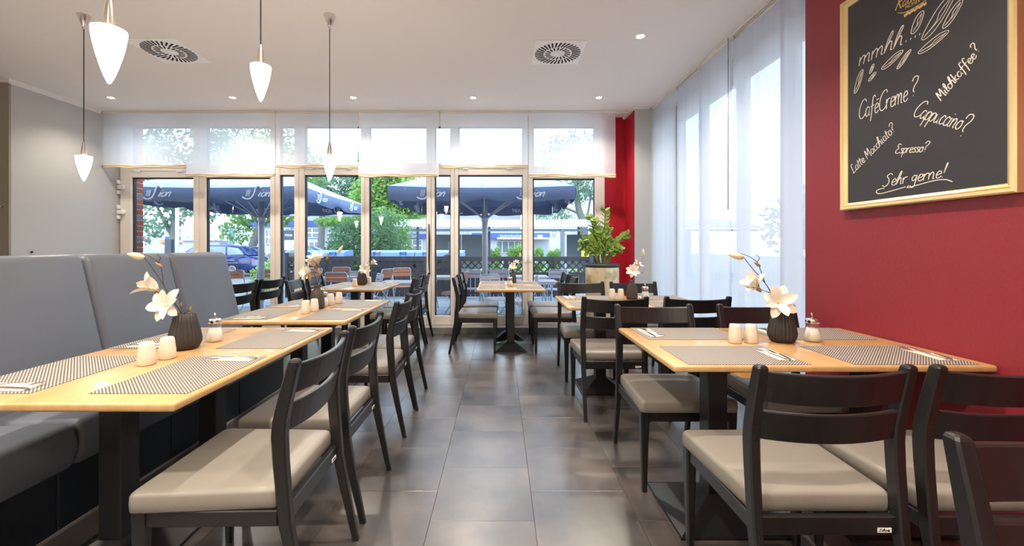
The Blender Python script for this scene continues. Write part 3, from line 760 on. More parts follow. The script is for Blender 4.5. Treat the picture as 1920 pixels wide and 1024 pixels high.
table('second right table, in front of the sheer curtains', .535, 1.745, 3.35, 4.14, [(.865, 3.66), (1.43, 3.66)], (.19, .20))

# placemats and settings
def napkin_set(x, y, a, where, spoon=False):
    # a: direction (deg) the sitter looks; handles towards the sitter
    T = 0.742
    n = MB()
    n.prism([(-.036, -.10), (.036, -.10), (.038, .095), (.010, .10), (-.034, .092)], 0, .0022, 'z', T=Matrix.Translation((0, 0, 0)))
    n.prism([(-.034, -.098), (.010, -.098), (.008, .09), (-.032, .088)], .0022, .004, 'z')
    o = n.build('napkin', M['napkin']); o.location = (x, y, T+.001); o.rotation_euler = (0, 0, math.radians(a)+random.uniform(-.12, .12))
    tag(o, 'folded cream napkin ' + where, 'napkin', 'napkins on the placemats')
    rz = o.rotation_euler[2]
    def put(mk, name, cat, dx, dr, lab, grp):
        q = mk(); q.location = (x+dx*math.cos(rz), y+dx*math.sin(rz), T+.0052); q.rotation_euler = (0, 0, rz+dr)
        tag(q, lab, cat, grp)
    put(mk_fork, 'fork', 'fork', -.016, .10, 'steel fork ' + where, 'forks on the napkins')
    put(mk_knife, 'knife', 'knife', .014, -.06, 'steel table knife ' + where, 'knives on the napkins')
_m = {}
def cached(name, mk, m):
    if name not in _m: o = mk().build(name, m); _m[name] = o; return o
    o = _m[name].copy(); COL.objects.link(o); return o
def mk_fork():
    def g():
        mb = MB()
        def strip(pts):  # (y, halfwidth, z)
            mb.loft([[(-w, y, z), (w, y, z), (w, y, z+.0018), (-w, y, z+.0018)] for (y, w, z) in pts], smooth=False)
        strip([(-.10, .0055, .0), (-.06, .0045, .0), (0, .0028, .004), (.035, .0028, .006), (.05, .009, .002), (.062, .0115, 0.0)])
        for k in range(4):
            x = -.0098+k*.00653
            mb.loft([[(x-.0016, y, z), (x+.0016, y, z), (x+.0016, y, z+.0016), (x-.0016, y, z+.0016)] for (y, z) in ((.061, 0.0), (.08, .001), (.105, .006))], smooth=False)
        return mb
    return cached('fork', g, M['steel'])
def mk_knife():
    def g():
        mb = MB()
        mb.loft([[(-w, y, 0), (w2, y, 0), (w2, y, t), (-w, y, t)] for (y, w, w2, t) in ((-.105, .005, .005, .003), (-.09, .007, .007, .004), (-.02, .005, .005, .005), (-.01, .004, .004, .003), (.0, .008, .006, .0015), (.07, .009, .006, .0012), (.10, .005, .005, .001), (.112, .0, .003, .001))], smooth=False)
        return mb
    return cached('knife', g, M['steel'])
def mat_(x0, x1, y0, y1, where):
    w_, h_ = (x1-x0)/2, (y1-y0)/2; rot = h_ > w_
    if rot: w_, h_ = h_, w_
    o = MB().box(-w_, w_, -h_, h_, 0, .0016).build('placemat', M['placemat'])
    if rot: o.rotation_euler = (0, 0, PI/2)
    o.location = ((x0+x1)/2, (y0+y1)/2, .7405)
    tag(o, 'striped woven placemat ' + where, 'placemat', 'striped placemats on the tables')
def side_table(x0, x1, y0, y1, tn, bench='bench'):
    # sitters on -x side look +x, on +x side look -x ; two per side
    L = (y1-y0); m = .45
    for k, kn in ((0, 'near'), (1, 'far')):
        ym = y0+L*.26 if k == 0 else y0+L*.755
        xa, xb = x0+.01, x0+.01+.315
        w = 'at the %s %s-side seat of %s' % (kn, bench, tn)
        mat_(xa, xb, ym-.235, ym+.235, w); napkin_set((xa+xb)/2+.015, ym-.18, -90, w)
        xa, xb = x1-.345, x1-.02
        w = 'at the %s aisle-side seat of %s' % (kn, tn)
        mat_(xa, xb, ym-.235, ym+.235, w); napkin_set((xa+xb)/2+.04, ym+.185, 90, w)
side_table(-1.86, -1.0, 1.29, 2.52, 'the front bench table')
side_table(-1.86, -1.0, 2.72, 3.82, 'the second bench table')
side_table(-2.14, -1.335, 4.76, 5.72, 'the third left table', 'window')
def cross_table(xs, y0, y1, tn):
    for (xa, xb), nm in zip(xs, ('left', 'right')):
        w = 'at the near %s seat of %s' % (nm, tn)
        mat_(xa, xb, y0+.012, y0+.335, w); napkin_set(xb-.055, y0+.17, 0, w)
        w = 'at the far %s seat of %s' % (nm, tn)
        mat_(xa, xb, y1-.325, y1-.01, w); napkin_set(xa+.065, y1-.17, 180, w)
cross_table([(.765, 1.265), (1.44, 1.95)], 1.70, 2.50, 'the red wall table')
cross_table([(.59, 1.05), (1.24, 1.70)], 3.35, 4.14, 'the second right table')
for (y0, y1, tn) in ((4.71, 5.345, 'the front small middle table'), (5.37, 5.97, 'the rear small middle table')):
    for (xa, xb, s, a) in ((-.25, .06, 'left', -90), (.19, .49, 'right', 90)):
        ym = (y0+y1)/2
        w = 'on the %s seat of %s' % (s, tn)
        mat_(xa, xb, ym-.22, ym+.22, w); napkin_set((xa+xb)/2, ym+(-.15 if a < 0 else .15), a, w)

def shaker(x, y, label):
    def g():
        mb = MB(); rings = []
        for (r, z) in ((.027, 0), (.030, .004), (.0285, .04), (.0245, .078), (.0225, .088), (.018, .0925), (.004, .094)):
            rings.append([(r*math.copysign(abs(math.cos(2*PI*k/20))**.8, math.cos(2*PI*k/20)), r*math.copysign(abs(math.sin(2*PI*k/20))**.8, math.sin(2*PI*k/20)), z) for k in range(20)])
        mb.loft(rings); return mb
    o = cached('salt_shaker', g, M['ceramic']); o.location = (x, y, .741)
    tag(o, label, 'shaker', 'cream porcelain shakers')
def sugar(x, y, label, ring=False):
    r = empty('sugar_dispenser', (x, y, .741), random.uniform(0, 3), label, 'sugar dispenser', 'glass sugar dispensers')
    r.scale = (.95, .95, 1.12)
    MB().lathe([(.032, .0), (.036, .003), (.040, .018), (.038, .036), (.029, .062), (.028, .085)], 24, rib=.03, ribn=12, cap=False).build('glass_jar', M['jar_glass'], r)
    MB().lathe([(.033, .003), (.037, .018), (.035, .035), (.027, .060), (.0005, .062)], 24).build('sugar_fill', M['sugar'], r)
    mb = MB().lathe([(.030, .082), (.0315, .083), (.0315, .096), (.027, .102), (.010, .105), (.001, .105)], 24)
    mb.build('metal_lid', M['chrome'], r)
    MB().tube([(0, 0, .10), (0, .002, .128)], .005, 8).build('spout', M['chrome'], r)
def vase(x, y, s, kind, label):
    def g1():
        return MB().lathe([(.040*1, 0), (.052, .006), (.062, .030), (.0635, .045), (.058, .080), (.047, .125), (.041, .160), (.037, .162), (.036, .15), (.04, .12), (.02, .11)], 110, rib=.045, ribn=22, cap=False)
    def g2():
        return MB().lathe([(.036, 0), (.045, .004), (.047, .02), (.044, .075), (.038, .118), (.020, .135), (.019, .155), (.022, .165), (.017, .165), (.016, .13)], 48, rib=.03, ribn=16, cap=False)
    if kind == 1: o = cached('ribbed_vase', g1, M['vase'])
    elif kind == 3: o = cached('ribbed_vase_brown', g1, M['vase_brown'])
    else: o = cached('bottle_vase', g2, M['vase_brown'])
    o.name = 'flower_vase'; o.location = (x, y, .741); o.scale = (s, s, s)
    tag(o, label, 'vase', 'dark vases on the tables')
# petals
def petal_mesh():
    v = []; f = []; n, m_ = 8, 4
    for i in range(n+1):
        t = i/n; w = .5*math.sin(PI*min(1, t**.95*.95+.04))**.55*(1 if t < .98 else .35)
        for j in range(m_+1):
            q = (j/m_*2-1)
            v.append((w*q*.50, t, .20*math.sin(PI*t*.8)+.16*(q*q)*w*1.2-.10*t*t))
    for i in range(n):
        for j in range(m_): a = i*(m_+1)+j; f.append((a, a+1, a+m_+2, a+m_+1))
    b = len(v)
    v += [(x, y, z-.018) for (x, y, z) in v]
    f += [tuple(b+k for k in reversed(q)) for q in f]
    return MB().add(v, f, True)
_pet = [None]
def petal(parent, T):
    if _pet[0] is None:
        o = petal_mesh().build('petal', M['petal']); _pet[0] = o.data; o.parent = parent
    else:
        o = bpy.data.objects.new('petal', _pet[0]); COL.objects.link(o); o.parent = parent
    o.matrix_local = T
def flower(parent, c, normal, L, n=8, spread=75, rot=0):
    nrm = Vector(normal).normalized(); q = nrm.to_track_quat('Z', 'Y').to_matrix().to_4x4()
    base = Matrix.Translation(c) @ q
    for k in range(n):
        sp_ = math.radians(spread+(6 if k % 2 else -14)); a = rot+2*PI*k/n+random.uniform(-.12, .12); l = L*random.uniform(.85, 1.1)
        T = base @ Matrix.Rotation(a, 4, 'Z') @ Matrix.Rotation(PI/2-sp_, 4, 'X') @ Matrix.Diagonal((l*1.12, l, l*.6, 1))
        petal(parent, T)
    MB().lathe([(.006, -.004), (.009, .004), (.006, .014), (.001, .018)], 10, T=base).build('flower_centre', M['bud'], parent)
    MB().lathe([(.002, -.03), (.009, -.016), (.012, -.004), (.010, .002)], 10, T=base).build('calyx', M['calyx'], parent)
def budm(parent, c, d, L, m='bud'):
    q = Vector(d).normalized().to_track_quat('Z', 'Y').to_matrix().to_4x4()
    MB().lathe([(.001, 0), (L*.13, L*.08), (L*.2, L*.32), (L*.17, L*.62), (L*.07, L*.92), (.0008, L)], 12, T=Matrix.Translation(c) @ q).build('bud', M[m], parent)
def magnolia(x, y, z, s, mir, kind, label):
    r = empty('magnolia_branch', (x, y, z), 0, label, 'flowers', 'magnolia branches in the vases')
    X = lambda p: (p[0]*s*mir, p[1]*s, p[2]*s)
    br = MB(); tb = lambda pts, r0, r1: br.tube([X(p) for p in crom(pts, 4)], [r0+(r1-r0)*i/(4*(len(pts)-1)) for i in range(4*(len(pts)-1)+1)], 6)
    if kind == 'big':
        tb([(0, 0, -.07), (-.012, 0, .0), (-.05, -.01, .07), (-.085, -.01, .13), (-.14, 0, .20), (-.175, 0, .245)], .0028, .0016)
        tb([(-.085, -.01, .13), (-.10, 0, .19), (-.115, 0, .225), (-.15, 0, .25), (-.19, 0, .265)], .002, .0012)
        tb([(-.115, 0, .225), (-.105, 0, .245), (-.12, 0, .26)], .0015, .0012)
        tb([(-.012, 0, 0), (.018, 0, .02), (.022, 0, .028)], .002, .0015)
        tb([(-.06, -.01, .085), (-.10, 0, .10), (-.13, 0, .115)], .002, .0012)
        br.build('twig', M['twig'], r)
        flower(r, X((-.045, -.035, .045)), (-.15*mir, -1, .25), .080*s, 8, 80, .3)
        flower(r, X((-.115, -.005, .105)), (-.75*mir, -.25, .65), .085*s, 7, 42, .8)
        budm(r, X((-.175, 0, .245)), (-1*mir, 0, .22), .075*s); budm(r, X((-.10, 0, .205)), (-.5*mir, 0, .35), .035*s, 'calyx')
        budm(r, X((.02, 0, .015)), (.3*mir, 0, 1), .022*s, 'calyx'); budm(r, X((-.02, 0, .03)), (.2*mir, 0, 1), .026*s, 'calyx'); budm(r, X((-.125, 0, .115)), (-.6*mir, 0, -.6), .026*s, 'calyx')
    elif kind == 'wide':
        tb([(0, 0, -.06), (.01, 0, .03), (.05, 0, .10), (.09, 0, .16), (.13, 0, .20)], .0028, .0015)
        tb([(0, 0, -.04), (-.01, 0, .04), (-.03, 0, .08)], .0028, .002); tb([(.05, 0, .10), (.06, 0, .14), (.06, 0, .17)], .002, .0015)
        br.build('twig', M['twig'], r)
        flower(r, X((-.03, -.02, .08)), (-.7*mir, -.6, .1), .075*s, 8, 60, .2)
        flower(r, X((.01, -.01, .13)), (-.1*mir, -.4, 1), .08*s, 8, 45, .8)
        flower(r, X((-.02, .01, .11)), (-.5*mir, -.2, .8), .07*s, 6, 40, .1)
        budm(r, X((.13, 0, .195)), (.6*mir, 0, 1), .055*s); budm(r, X((.06, 0, .15)), (.2*mir, 0, 1), .045*s, 'calyx')
        budm(r, X((.02, -.03, .10)), (.3*mir, -.2, -.8), .05*s, 'calyx'); budm(r, X((-.03, -.04, .07)), (.2*mir, -.3, -.9), .055*s, 'calyx')
    else:
        tb([(0, 0, -.06), (.005, 0, .03), (.03, 0, .07), (.06, 0, .12), (.085, 0, .18), (.09, 0, .20)], .0025, .0013)
        tb([(.03, 0, .07), (.08, 0, .06), (.10, 0, .10)], .0015, .001); tb([(.06, 0, .12), (.085, 0, .13), (.10, 0, .125)], .0015, .001)
        br.build('twig', M['twig'], r)
        flower(r, X((.0, -.02, .08)), (-.35*mir, -1, .3), .062*s, 8, 75, .5)
        flower(r, X((.035, 0, .115)), (.3*mir, -.5, .8), .055*s, 6, 50, .5)
        budm(r, X((.09, 0, .195)), (0, 0, 1), .06*s); budm(r, X((.05, 0, .13)), (0, 0, 1), .03*s, 'calyx')
# centre groups
shaker(-1.44, 1.715, 'cream shaker nearest the camera on the long front table')
shaker(-1.43, 1.81, 'cream shaker between the vase and the nearest shaker on the front table')
vase(-1.485, 1.985, 1.03, 1, 'black ribbed tapered vase on the long front left table')
magnolia(-1.485, 1.985, .90, 1.10, 1, 'big', 'magnolia branch leaning left in the vase of the long front table')
sugar(-1.45, 2.14, 'glass sugar dispenser right of the vase on the long front table')
shaker(-1.40, 3.03, 'cream shaker nearest the camera on the second left table')
shaker(-1.385, 3.14, 'second cream shaker, left of the bottle vase on the second left table')
vase(-1.42, 3.27, 1.12, 2, 'dark brown bottle vase with a neck on the second left table')
magnolia(-1.42, 3.27, .93, 1.25, 1, 'wide', 'magnolia branch with many petals in the bottle vase of the second left table')
sugar(-1.425, 3.40, 'glass sugar dispenser behind the bottle vase on the second left table')
shaker(-1.40, 3.48, 'cream shaker right of the sugar jar on the second left table')
shaker(-1.37, 3.58, 'rearmost cream shaker on the second left table')
shaker(-1.76, 5.10, 'cream shaker left of the vase on the third left table')
vase(-1.745, 5.32, 1.0, 3, 'small brown tapered vase on the third left table')
magnolia(-1.745, 5.32, .90, 1.0, -1, 'big', 'magnolia branch leaning right on the third left table')
shaker(-1.70, 5.46, 'cream shaker right of the vase on the third left table')
sugar(.115, 5.10, 'glass sugar dispenser on the front small middle table')
vase(.17, 5.62, .95, 2, 'slim bottle vase on the rear small middle table')
magnolia(.17, 5.62, .88, 1.05, 1, 'thin', 'magnolia branch on the rear small middle table by the window')
shaker(1.175, 2.11, 'left cream shaker on the front table by the red wall')
shaker(1.255, 2.11, 'right cream shaker, beside the ribbed vase on the front right table')
vase(1.425, 2.13, 1.0, 1, 'black ribbed tapered vase on the front table by the red wall')
magnolia(1.425, 2.13, .895, 1.1, 1, 'big', 'magnolia branch leaning left before the red wall and curtains')
sugar(1.585, 2.14, 'glass sugar dispenser with metal lid on the front right table')
shaker(1.03, 3.88, 'left cream shaker on the second right table')
shaker(1.11, 3.88, 'right cream shaker on the second right table')
vase(1.21, 3.87, 1.05, 2, 'dark bottle vase on the second right table')
magnolia(1.21, 3.87, .91, 1.15, 1, 'thin', 'magnolia branch with an upright bud on the second right table')
sugar(1.33, 3.87, 'glass sugar dispenser on the second right table')

# ------------------------------------------------------------------ banquette
bq = empty('banquette_bench', (-2.2, 2.1, 0), 0, 'long grey upholstered high-backed bench along the left side', 'bench')
ys = [-.07, .55, 1.17, 1.79, 2.406, 3.035, 3.66]
for a, b in zip(ys[:-1], ys[1:]):
    a -= 2.1; b -= 2.1
    o = MB().prism([(.0, .30), (-.005, .46), (-.172, 1.176), (-.29, 1.176), (-.34, .30)], a+.0015, b-.0015, 'y', r=.040, seg=4)
    o.build('backrest_cushion', M['bench_grey'], bq)
    o = MB().prism([(-.06, .286), (.400, .286), (.428, .380), (.405, .484), (-.06, .464)], a+.0015, b-.0015, 'y', r=.032, seg=4)
    o.build('seat_cushion', M['bench_grey'], bq)
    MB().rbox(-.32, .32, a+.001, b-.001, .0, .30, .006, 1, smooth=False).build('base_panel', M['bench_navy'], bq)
MB().box(.318, .328, ys[0]-2.1, ys[-1]-2.1, 0, .012).build('floor_strip', M['concrete'], bq)

# ------------------------------------------------------------------ gold pot with plant
pot = empty('gold_planter', (1.335, 5.52, 0), 0, 'tall round gold planter with dark rim in the window corner', 'planter')
MB().lathe([(.205, 0), (.214, .02), (.216, .90), (.214, .965)], 48, cap=False).build('body', M['gold'], pot)
MB().lathe([(.214, .955), (.221, .96), (.221, .995), (.214, 1.0), (.195, 1.0), (.193, .96), (.001, .955)], 48, cap=False).build('rim', M['rim'], pot)
pl = empty('potted_plant', (1.335, 5.52, .96), 0, 'green leafy plant growing from the gold planter', 'plant')
_lf = [None]
def leaf(parent, T):
    if _lf[0] is None:
        v = []; f = []; n = 6
        for i in range(n+1):
            t = i/n; w = .24*math.sin(PI*min(1, .06+t*.92))**.8
            z = -.12*t*t
            v += [(-w, t, z+.06*w/.24), (0, t, z), (w, t, z+.06*w/.24)]
        for i in range(n):
            a = 3*i; f += [(a, a+1, a+4, a+3), (a+1, a+2, a+5, a+4)]
        b = len(v); v += [(x, y, z-.012) for x, y, z in v]; f += [tuple(b+k for k in reversed(q)) for q in f]
        o = MB().add(v, f, True).build('leaf', M['leaf']); _lf[0] = o.data; o.parent = parent
    else:
        o = bpy.data.objects.new('leaf', _lf[0]); COL.objects.link(o); o.parent = parent
    o.matrix_local = T
stems = [((.02, 0), (.04, .0, .74), 9, .095), ((0, -.03), (-.10, -.05, .60), 9, .085), ((-.04, .0), (-.17, -.02, .66), 8, .085), ((.05, 0), (.33, .0, .42), 12, .085), ((-.06, -.03), (-.28, -.06, .27), 9, .09),
         ((-.03, -.06), (-.20, -.10, .36), 9, .08), ((.02, -.06), (.02, -.12, .36), 9, .075), ((-.02, .05), (-.09, .08, .48), 9, .085), ((.05, .05), (.14, .09, .36), 8, .075), ((-.05, -.05), (-.08, -.12, .28), 8, .07), ((.05, -.04), (.16, -.08, .26), 8, .07), ((-.07, .02), (-.26, .0, .36), 8, .085), ((0, -.05), (-.05, -.10, .44), 9, .075), ((.03, .02), (.09, -.02, .50), 8, .07), ((.06, -.02), (.24, -.04, .22), 8, .075), ((-.05, -.06), (-.22, -.10, .20), 9, .08), ((.0, -.06), (.07, -.13, .24), 8, .07)]
for (b0, tip, nl, L) in stems:
    p0 = Vector((b0[0], b0[1], 0)); p3 = Vector(tip); p1 = p0.lerp(p3, .35)+Vector((0, 0, .10)); p2 = p0.lerp(p3, .75)+Vector((0, 0, .06))
    pts = crom([p0, p1, p2, p3], 8)
    st = MB().tube(pts, [.011-.008*i/(len(pts)-1) for i in range(len(pts))], 6).build('stem', M['stem'], pl)
    for k in range(nl*2):
        t = .26+.72*k/(nl*2-1); i = min(len(pts)-2, int(t*(len(pts)-1))); p = pts[i].lerp(pts[i+1], t*(len(pts)-1)-i); d = (pts[i+1]-pts[i]).normalized()
        side = 1 if k % 2 else -1
        ref = Vector((0, 1, .15)); lat = d.cross(ref).normalized()*side
        dirv = (lat*.75+d*.75+Vector((0, random.uniform(-.25, .25), random.uniform(-.1, .15)))).normalized()
        up = Vector((0, -1, .6)) if random.random() < .7 else Vector((0, -.3, 1))
        xx = dirv.cross(up).normalized(); zz = xx.cross(dirv).normalized()
        R = Matrix((xx, dirv, zz)).transposed().to_4x4(); l = L*(1-.35*abs(t-.6))*random.uniform(.85, 1.1)
        leaf(st, Matrix.Translation(p) @ R @ Matrix.Diagonal((l*1.25, l, l, 1)))

# ================================================================== OUTSIDE
GZ = -.12
struct(MB().box(-14, 8, 6.32, 11.35, GZ-.1, GZ-.006), 'ground_terrace', M['pave'], 'grey terrace ground outside the windows')
terr = bpy.data.objects['ground_terrace']
pm = None
for i in range(20):
    for j in range(9):
        if pm is None:
            t = MB().rbox(.003, .497, .003, .497, -.01, 0, .003, 1, smooth=False).build('paving_slab', M['pave'], terr); pm = t.data
        else: t = bpy.data.objects.new('paving_slab', pm); COL.objects.link(t); t.parent = terr
        t.location = (-6.6+i*.5, 6.35+j*.5, GZ)
struct(MB().box(-70, 40, 11.35, 90, GZ-.12, GZ-.02), 'ground_street', M['asphalt'], 'pale asphalt street behind the fence')
struct(MB().box(2.6, 40, -8, 11.35, GZ-.12, GZ-.03), 'ground_side', M['asphalt'])
struct(MB().box(-70, -14, -8, 11.35, GZ-.12, GZ-.03), 'ground_side_left', M['asphalt'])
struct(MB().box(-3.5, 12, 21.2, 27, GZ-.05, GZ+.02), 'ground_lawn', M['grass'], 'strip of grass behind the bicycle shelter')
# brick pillar
bp = empty('brick_pillar', (-5.86, 6.455, GZ), 0, 'red brick pillar outside the leftmost glass door', 'pillar')
MB().box(-.275, .285, -.110, .110, 0, 3.3).build('mortar_core', M['mortar'], bp)
bk = {}
def brick(kind, x, y, z, sx, sy):
    if kind not in bk:
        bk[kind] = MB().rbox(0, 1, 0, 1, 0, .071, .003, 1, smooth=False).build('brick', M[kind], bp); o = bk[kind]
    else: o = bpy.data.objects.new('brick', bk[kind].data); COL.objects.link(o); o.parent = bp
    o.location = (x, y, z); o.scale = (sx, sy, 1)
for c in range(39):
    z = .01+c*.083; kd = lambda: random.choice(('brick_red', 'brick_red', 'brick_grey'))
    if c % 2:
        brick(kd(), .178, -.118, z, .112, .236); brick(kd(), -.075, -.118, z, .242, .112); brick(kd(), -.29, -.118, z, .204, .112)
    else:
        brick(kd(), .050, -.118, z, .240, .112); brick(kd(), .050, .006, z, .240, .112); brick(kd(), -.203, -.118, z, .242, .112)
# umbrellas
def umbrella(cx, cy, label, S=3.1):
    r = empty('parasol', (cx, cy, GZ), 0, label, 'parasol', 'large navy parasols on the terrace')
    h = S/2; ze = 2.23-GZ; za = 2.95-GZ; zb = 2.0-GZ
    MB().tube([(0, 0, .05), (0, 0, za)], .058, 14).build('pole', M['pole'], r)
    MB().lathe([(.30, 0), (.30, .05), (.08, .09), (.06, .25)], 20).build('base', M['pole'], r)
    v = []; f = []; n = 8
    for (sx, sy) in ((0, -1), (1, 0), (0, 1), (-1, 0)):
        b = len(v)
        for i in range(n+1):
            t = i/n; rr = h*t; z = za+(ze-za)*(t**.92)
            for j in range(n+1):
                q = (j/n*2-1)*rr
                sag = -.035*t*(1-(j/n*2-1)**2)
                v.append((q if sx == 0 else sx*rr, q if sy == 0 else sy*rr, z+sag))
        for i in range(n):
            for j in range(n): a = b+i*(n+1)+j; f.append((a, a+1, a+n+2, a+n+1))
    MB().add(v, f, True).build('canopy', M['canopy_top'], r)
    MB().add([(a_*.995, b_*.995, c_-.02) for a_, b_, c_ in v], f, True).build('canopy_lining', M['canopy_blue'], r)
    for k, (sx, sy) in enumerate(((0, -1), (1, 0), (0, 1), (-1, 0))):
        v = []; f = []; N = 24; R_ = 4
        for b in range(2):
            for i in range(R_+1):
                for j in range(N+1):
                    q = (j/N*2-1)*h; sag = -.035*(1-(j/N*2-1)**2)
                    z = ze+sag+(zb-ze)*i/R_+.012*math.sin(q*6+k)*(i/R_)
                    if i == R_ and abs(q) < .22: z += .05*math.cos(q/.22*PI/2)
                    o_ = h+.02*math.sin(PI*i/R_)+.01*math.sin(q*9)*(i/R_)-b*.006
                    v.append((q if sx == 0 else sx*o_, q if sy == 0 else sy*o_, z))
            for i in range(R_):
                for j in range(N): a = b*(R_+1)*(N+1)+i*(N+1)+j; f.append((a, a+1, a+N+2, a+N+1))
        va = MB().add(v, f, True).build('valance', M['canopy_blue'], r)
        mb = MB()
        for off in (-.96, .68):
            # outward facing lettering; horizontal direction = viewer's right seen from outside
            if sy == -1: P = lambda u, w_, d: (off+u, -h-.025-d, w_)
            elif sy == 1: P = lambda u, w_, d: (-off-u, h+.025+d, w_)
            elif sx == 1: P = lambda u, w_, d: (h+.025+d, off+u, w_)
            else: P = lambda u, w_, d: (-h-.025-d, -off-u, w_)
            z0 = zb+.055
            def SS(pts, w=.017):
                ribbon(mb, crom([(a, z0+b, 0) for a, b in pts], 5), w, P, -.06, .004)
            SS([(.20, .135), (.17, .165), (.13, .15), (.105, .09), (.08, .02), (.03, -.035), (-.04, -.045), (-.10, -.015)], .020)
            for q in (-.035, -.01, .015): SS([(q-.01, .0), (q+.005, .05), (q+.012, .10)], .007)
            write(mb, 'ion', .155, z0-.005, .135, 0, .016, P, .35, fit=.20, z0=-.06, z1=.004)
        mb.build('logo_print', M['white_print'], va)
    for k in range(8):
        a = k*PI/4; e = h if k % 2 == 0 else h*math.sqrt(2)
        d = (math.cos(a), math.sin(a))
        MB().tube([(d[0]*.05, d[1]*.05, za-.04), (d[0]*e*.98, d[1]*e*.98, ze-.03)], .014, 6).build('rib', M['pole'], r)
        MB().tube([(d[0]*.05, d[1]*.05, 1.80-GZ), (d[0]*e*.55, d[1]*e*.55, ze+.28*(za-ze)-.02)], .016, 6).build('strut', M['pole'], r)
    MB().lathe([(.06, 1.72-GZ), (.075, 1.76-GZ), (.075, 1.84-GZ), (.06, 1.88-GZ)], 12).build('hub', M['pole'], r)
umbrella(-4.82, 8.5, 'open navy parasol on the left of the terrace')
umbrella(-.31, 8.5, 'open navy parasol on the right of the terrace, behind the middle tables')

# fence panels
def fence_panel(x0, x1, y, label, raised=False):
    L = x1-x0
    r = empty('lattice_fence_panel', (x0, y, GZ), 0, label, 'fence', 'dark lattice fence panels around the terrace')
    H = 1.08
    for x in (.03, L-.03): MB().box(x-.035, x+.035, -.035, .035, 0, H+(.10 if raised else .0)).build('post', M['fence'], r)
    MB().box(.06, L-.06, -.025, .025, H-.115, H).build('top_rail', M['fence'], r)
    MB().box(.06, L-.06, -.02, .02, .595, .665).build('middle_rail', M['fence'], r)
    MB().box(.06, L-.06, -.02, .02, .08, .15).build('bottom_rail', M['fence'], r)
    z0, z1 = .645, H-.095; h = z1-z0; n = int(L/.182)
    sp_ = (L-.1)/n
    lat = {}
    for sgn in (1, -1):
        k0 = -int(h/sp_)-1
        for k in range(k0, n+1):
            xa = .05+k*sp_
            a0 = max(xa, .05); a1 = min(xa+h, L-.05)
            if a1-a0 < .05: continue
            za, zb_ = z0+(a0-xa), z0+(a1-xa)
            if sgn < 0: A = (L-a0, za); B = (L-a1, zb_)
            else: A = (a0, za); B = (a1, zb_)
            d = Vector((B[0]-A[0], B[1]-A[1])).normalized(); q = Vector((-d.y, d.x))*.017
            pts = [(A[0]+q.x, A[1]+q.y), (A[0]-q.x, A[1]-q.y), (B[0]-q.x, B[1]-q.y), (B[0]+q.x, B[1]+q.y)]
            MB().prism(pts, .010 if sgn > 0 else -.004, .018 if sgn > 0 else .004, 'y').build('lattice_slat', M['fence'], r)
    m = int(L/.135); pm_ = None
    for k in range(m):
        x = .07+(L-.14)*k/m
        if pm_ is None: o = MB().box(0, .112, -.012, .012, .02, .60).build('paling', M['fence'], r); pm_ = o.data
        else: o = bpy.data.objects.new('paling', pm_); COL.objects.link(o); o.parent = r
        o.location = (x, 0, 0)
fx = [-5.70, -3.52, -1.95, -1.10, .15, 1.4, 2.65]
fn = ['leftmost dark lattice fence panel with raised corner posts', 'second lattice fence panel from the left, before the blue-lidded bins', 'short lattice fence panel left of the third glass door',
      'lattice fence panel behind the right parasol pole', 'lattice fence panel right of the parasol pole', 'lattice fence panel behind the gold planter']
for i in range(6): fence_panel(fx[i], fx[i+1], 11.2, fn[i], i == 0)
mb = MB().box(-7.14, -7.00, 8.96, 9.04, GZ, 1.38); mb.lathe([(.16, GZ), (.16, GZ+.06), (.05, GZ+.1)], 12, -7.07, 9.0)
tag(mb.build('terrace_post', M['sign_dark']), 'dark square post outside the leftmost glass door', 'post')
tag(MB().lathe([(.18, .98), (.12, 1.03), (.035, 1.06), (.035, 1.33), (.02, 1.345)], 12, -1.30, 10.9).box(-1.33, -1.27, 10.87, 10.93, GZ, 1.0).build('terrace_stake', M['bin_dark']), 'dark round stub post above the fence left of the third door', 'post')
tag(MB().box(2.32, 2.42, 10.93, 11.03, GZ, 1.30).build('fence_corner_post', M['bin_dark']), 'dark square post beside the planter behind the fence', 'post')

# bistro chairs and tables
def make_bistro(slat):
    r = empty('folding_chair', (0, 0, 0), 0, 'x', 'chair', 'folding bistro chairs on the terrace')
    w = .20
    for s_ in (-1, 1):
        MB().tube([(s_*w, .34, 0), (s_*w, .12, .36), (s_*w, -.02, .62), (s_*w, -.06, .83), (s_*(w-.03), -.065, .855)], .011, 6).build('back_tube', M['steel_blue'], r)
        MB().tube([(s_*(w-.025), -.12, 0), (s_*(w-.025), .10, .26), (s_*(w-.025), .32, .45)], .011, 6).build('leg', M['steel_blue'], r)
    MB().tube([(-w+.03, -.065, .855), (w-.03, -.065, .855)], .011, 6).build('back_tube', M['steel_blue'], r)
    MB().tube([(-w, .33, .02), (w, .33, .02)], .009, 6).build('stretcher', M['steel_blue'], r); MB().tube([(-w, -.11, .02), (w, -.11, .02)], .009, 6).build('stretcher', M['steel_blue'], r)
    MB().box(-w, -w+.02, 0, .38, .43, .45).build('seat_rail', M['steel_blue'], r); MB().box(w-.02, w, 0, .38, .43, .45).build('seat_rail', M['steel_blue'], r)
    for k in range(6): MB().box(-w, w, .0+k*.065, .052+k*.065, .45, .465).build('seat_slat', slat, r)
    for (z, y) in ((.80, -.045), (.71, -.028)):
        MB().loft([[(x, y-.012*(1-(x/w)**2)-.008, z-.038), (x, y-.012*(1-(x/w)**2)+.006, z-.038), (x, y-.012*(1-(x/w)**2)+.002, z+.038), (x, y-.012*(1-(x/w)**2)-.012, z+.038)] for x in (-w, -w/2, 0, w/2, w)], smooth=False).build('back_slat', slat, r)
    return r
cb0 = make_bistro(M['slat_brown']); cg0 = make_bistro(M['slat_grey']); ub = [False, False]
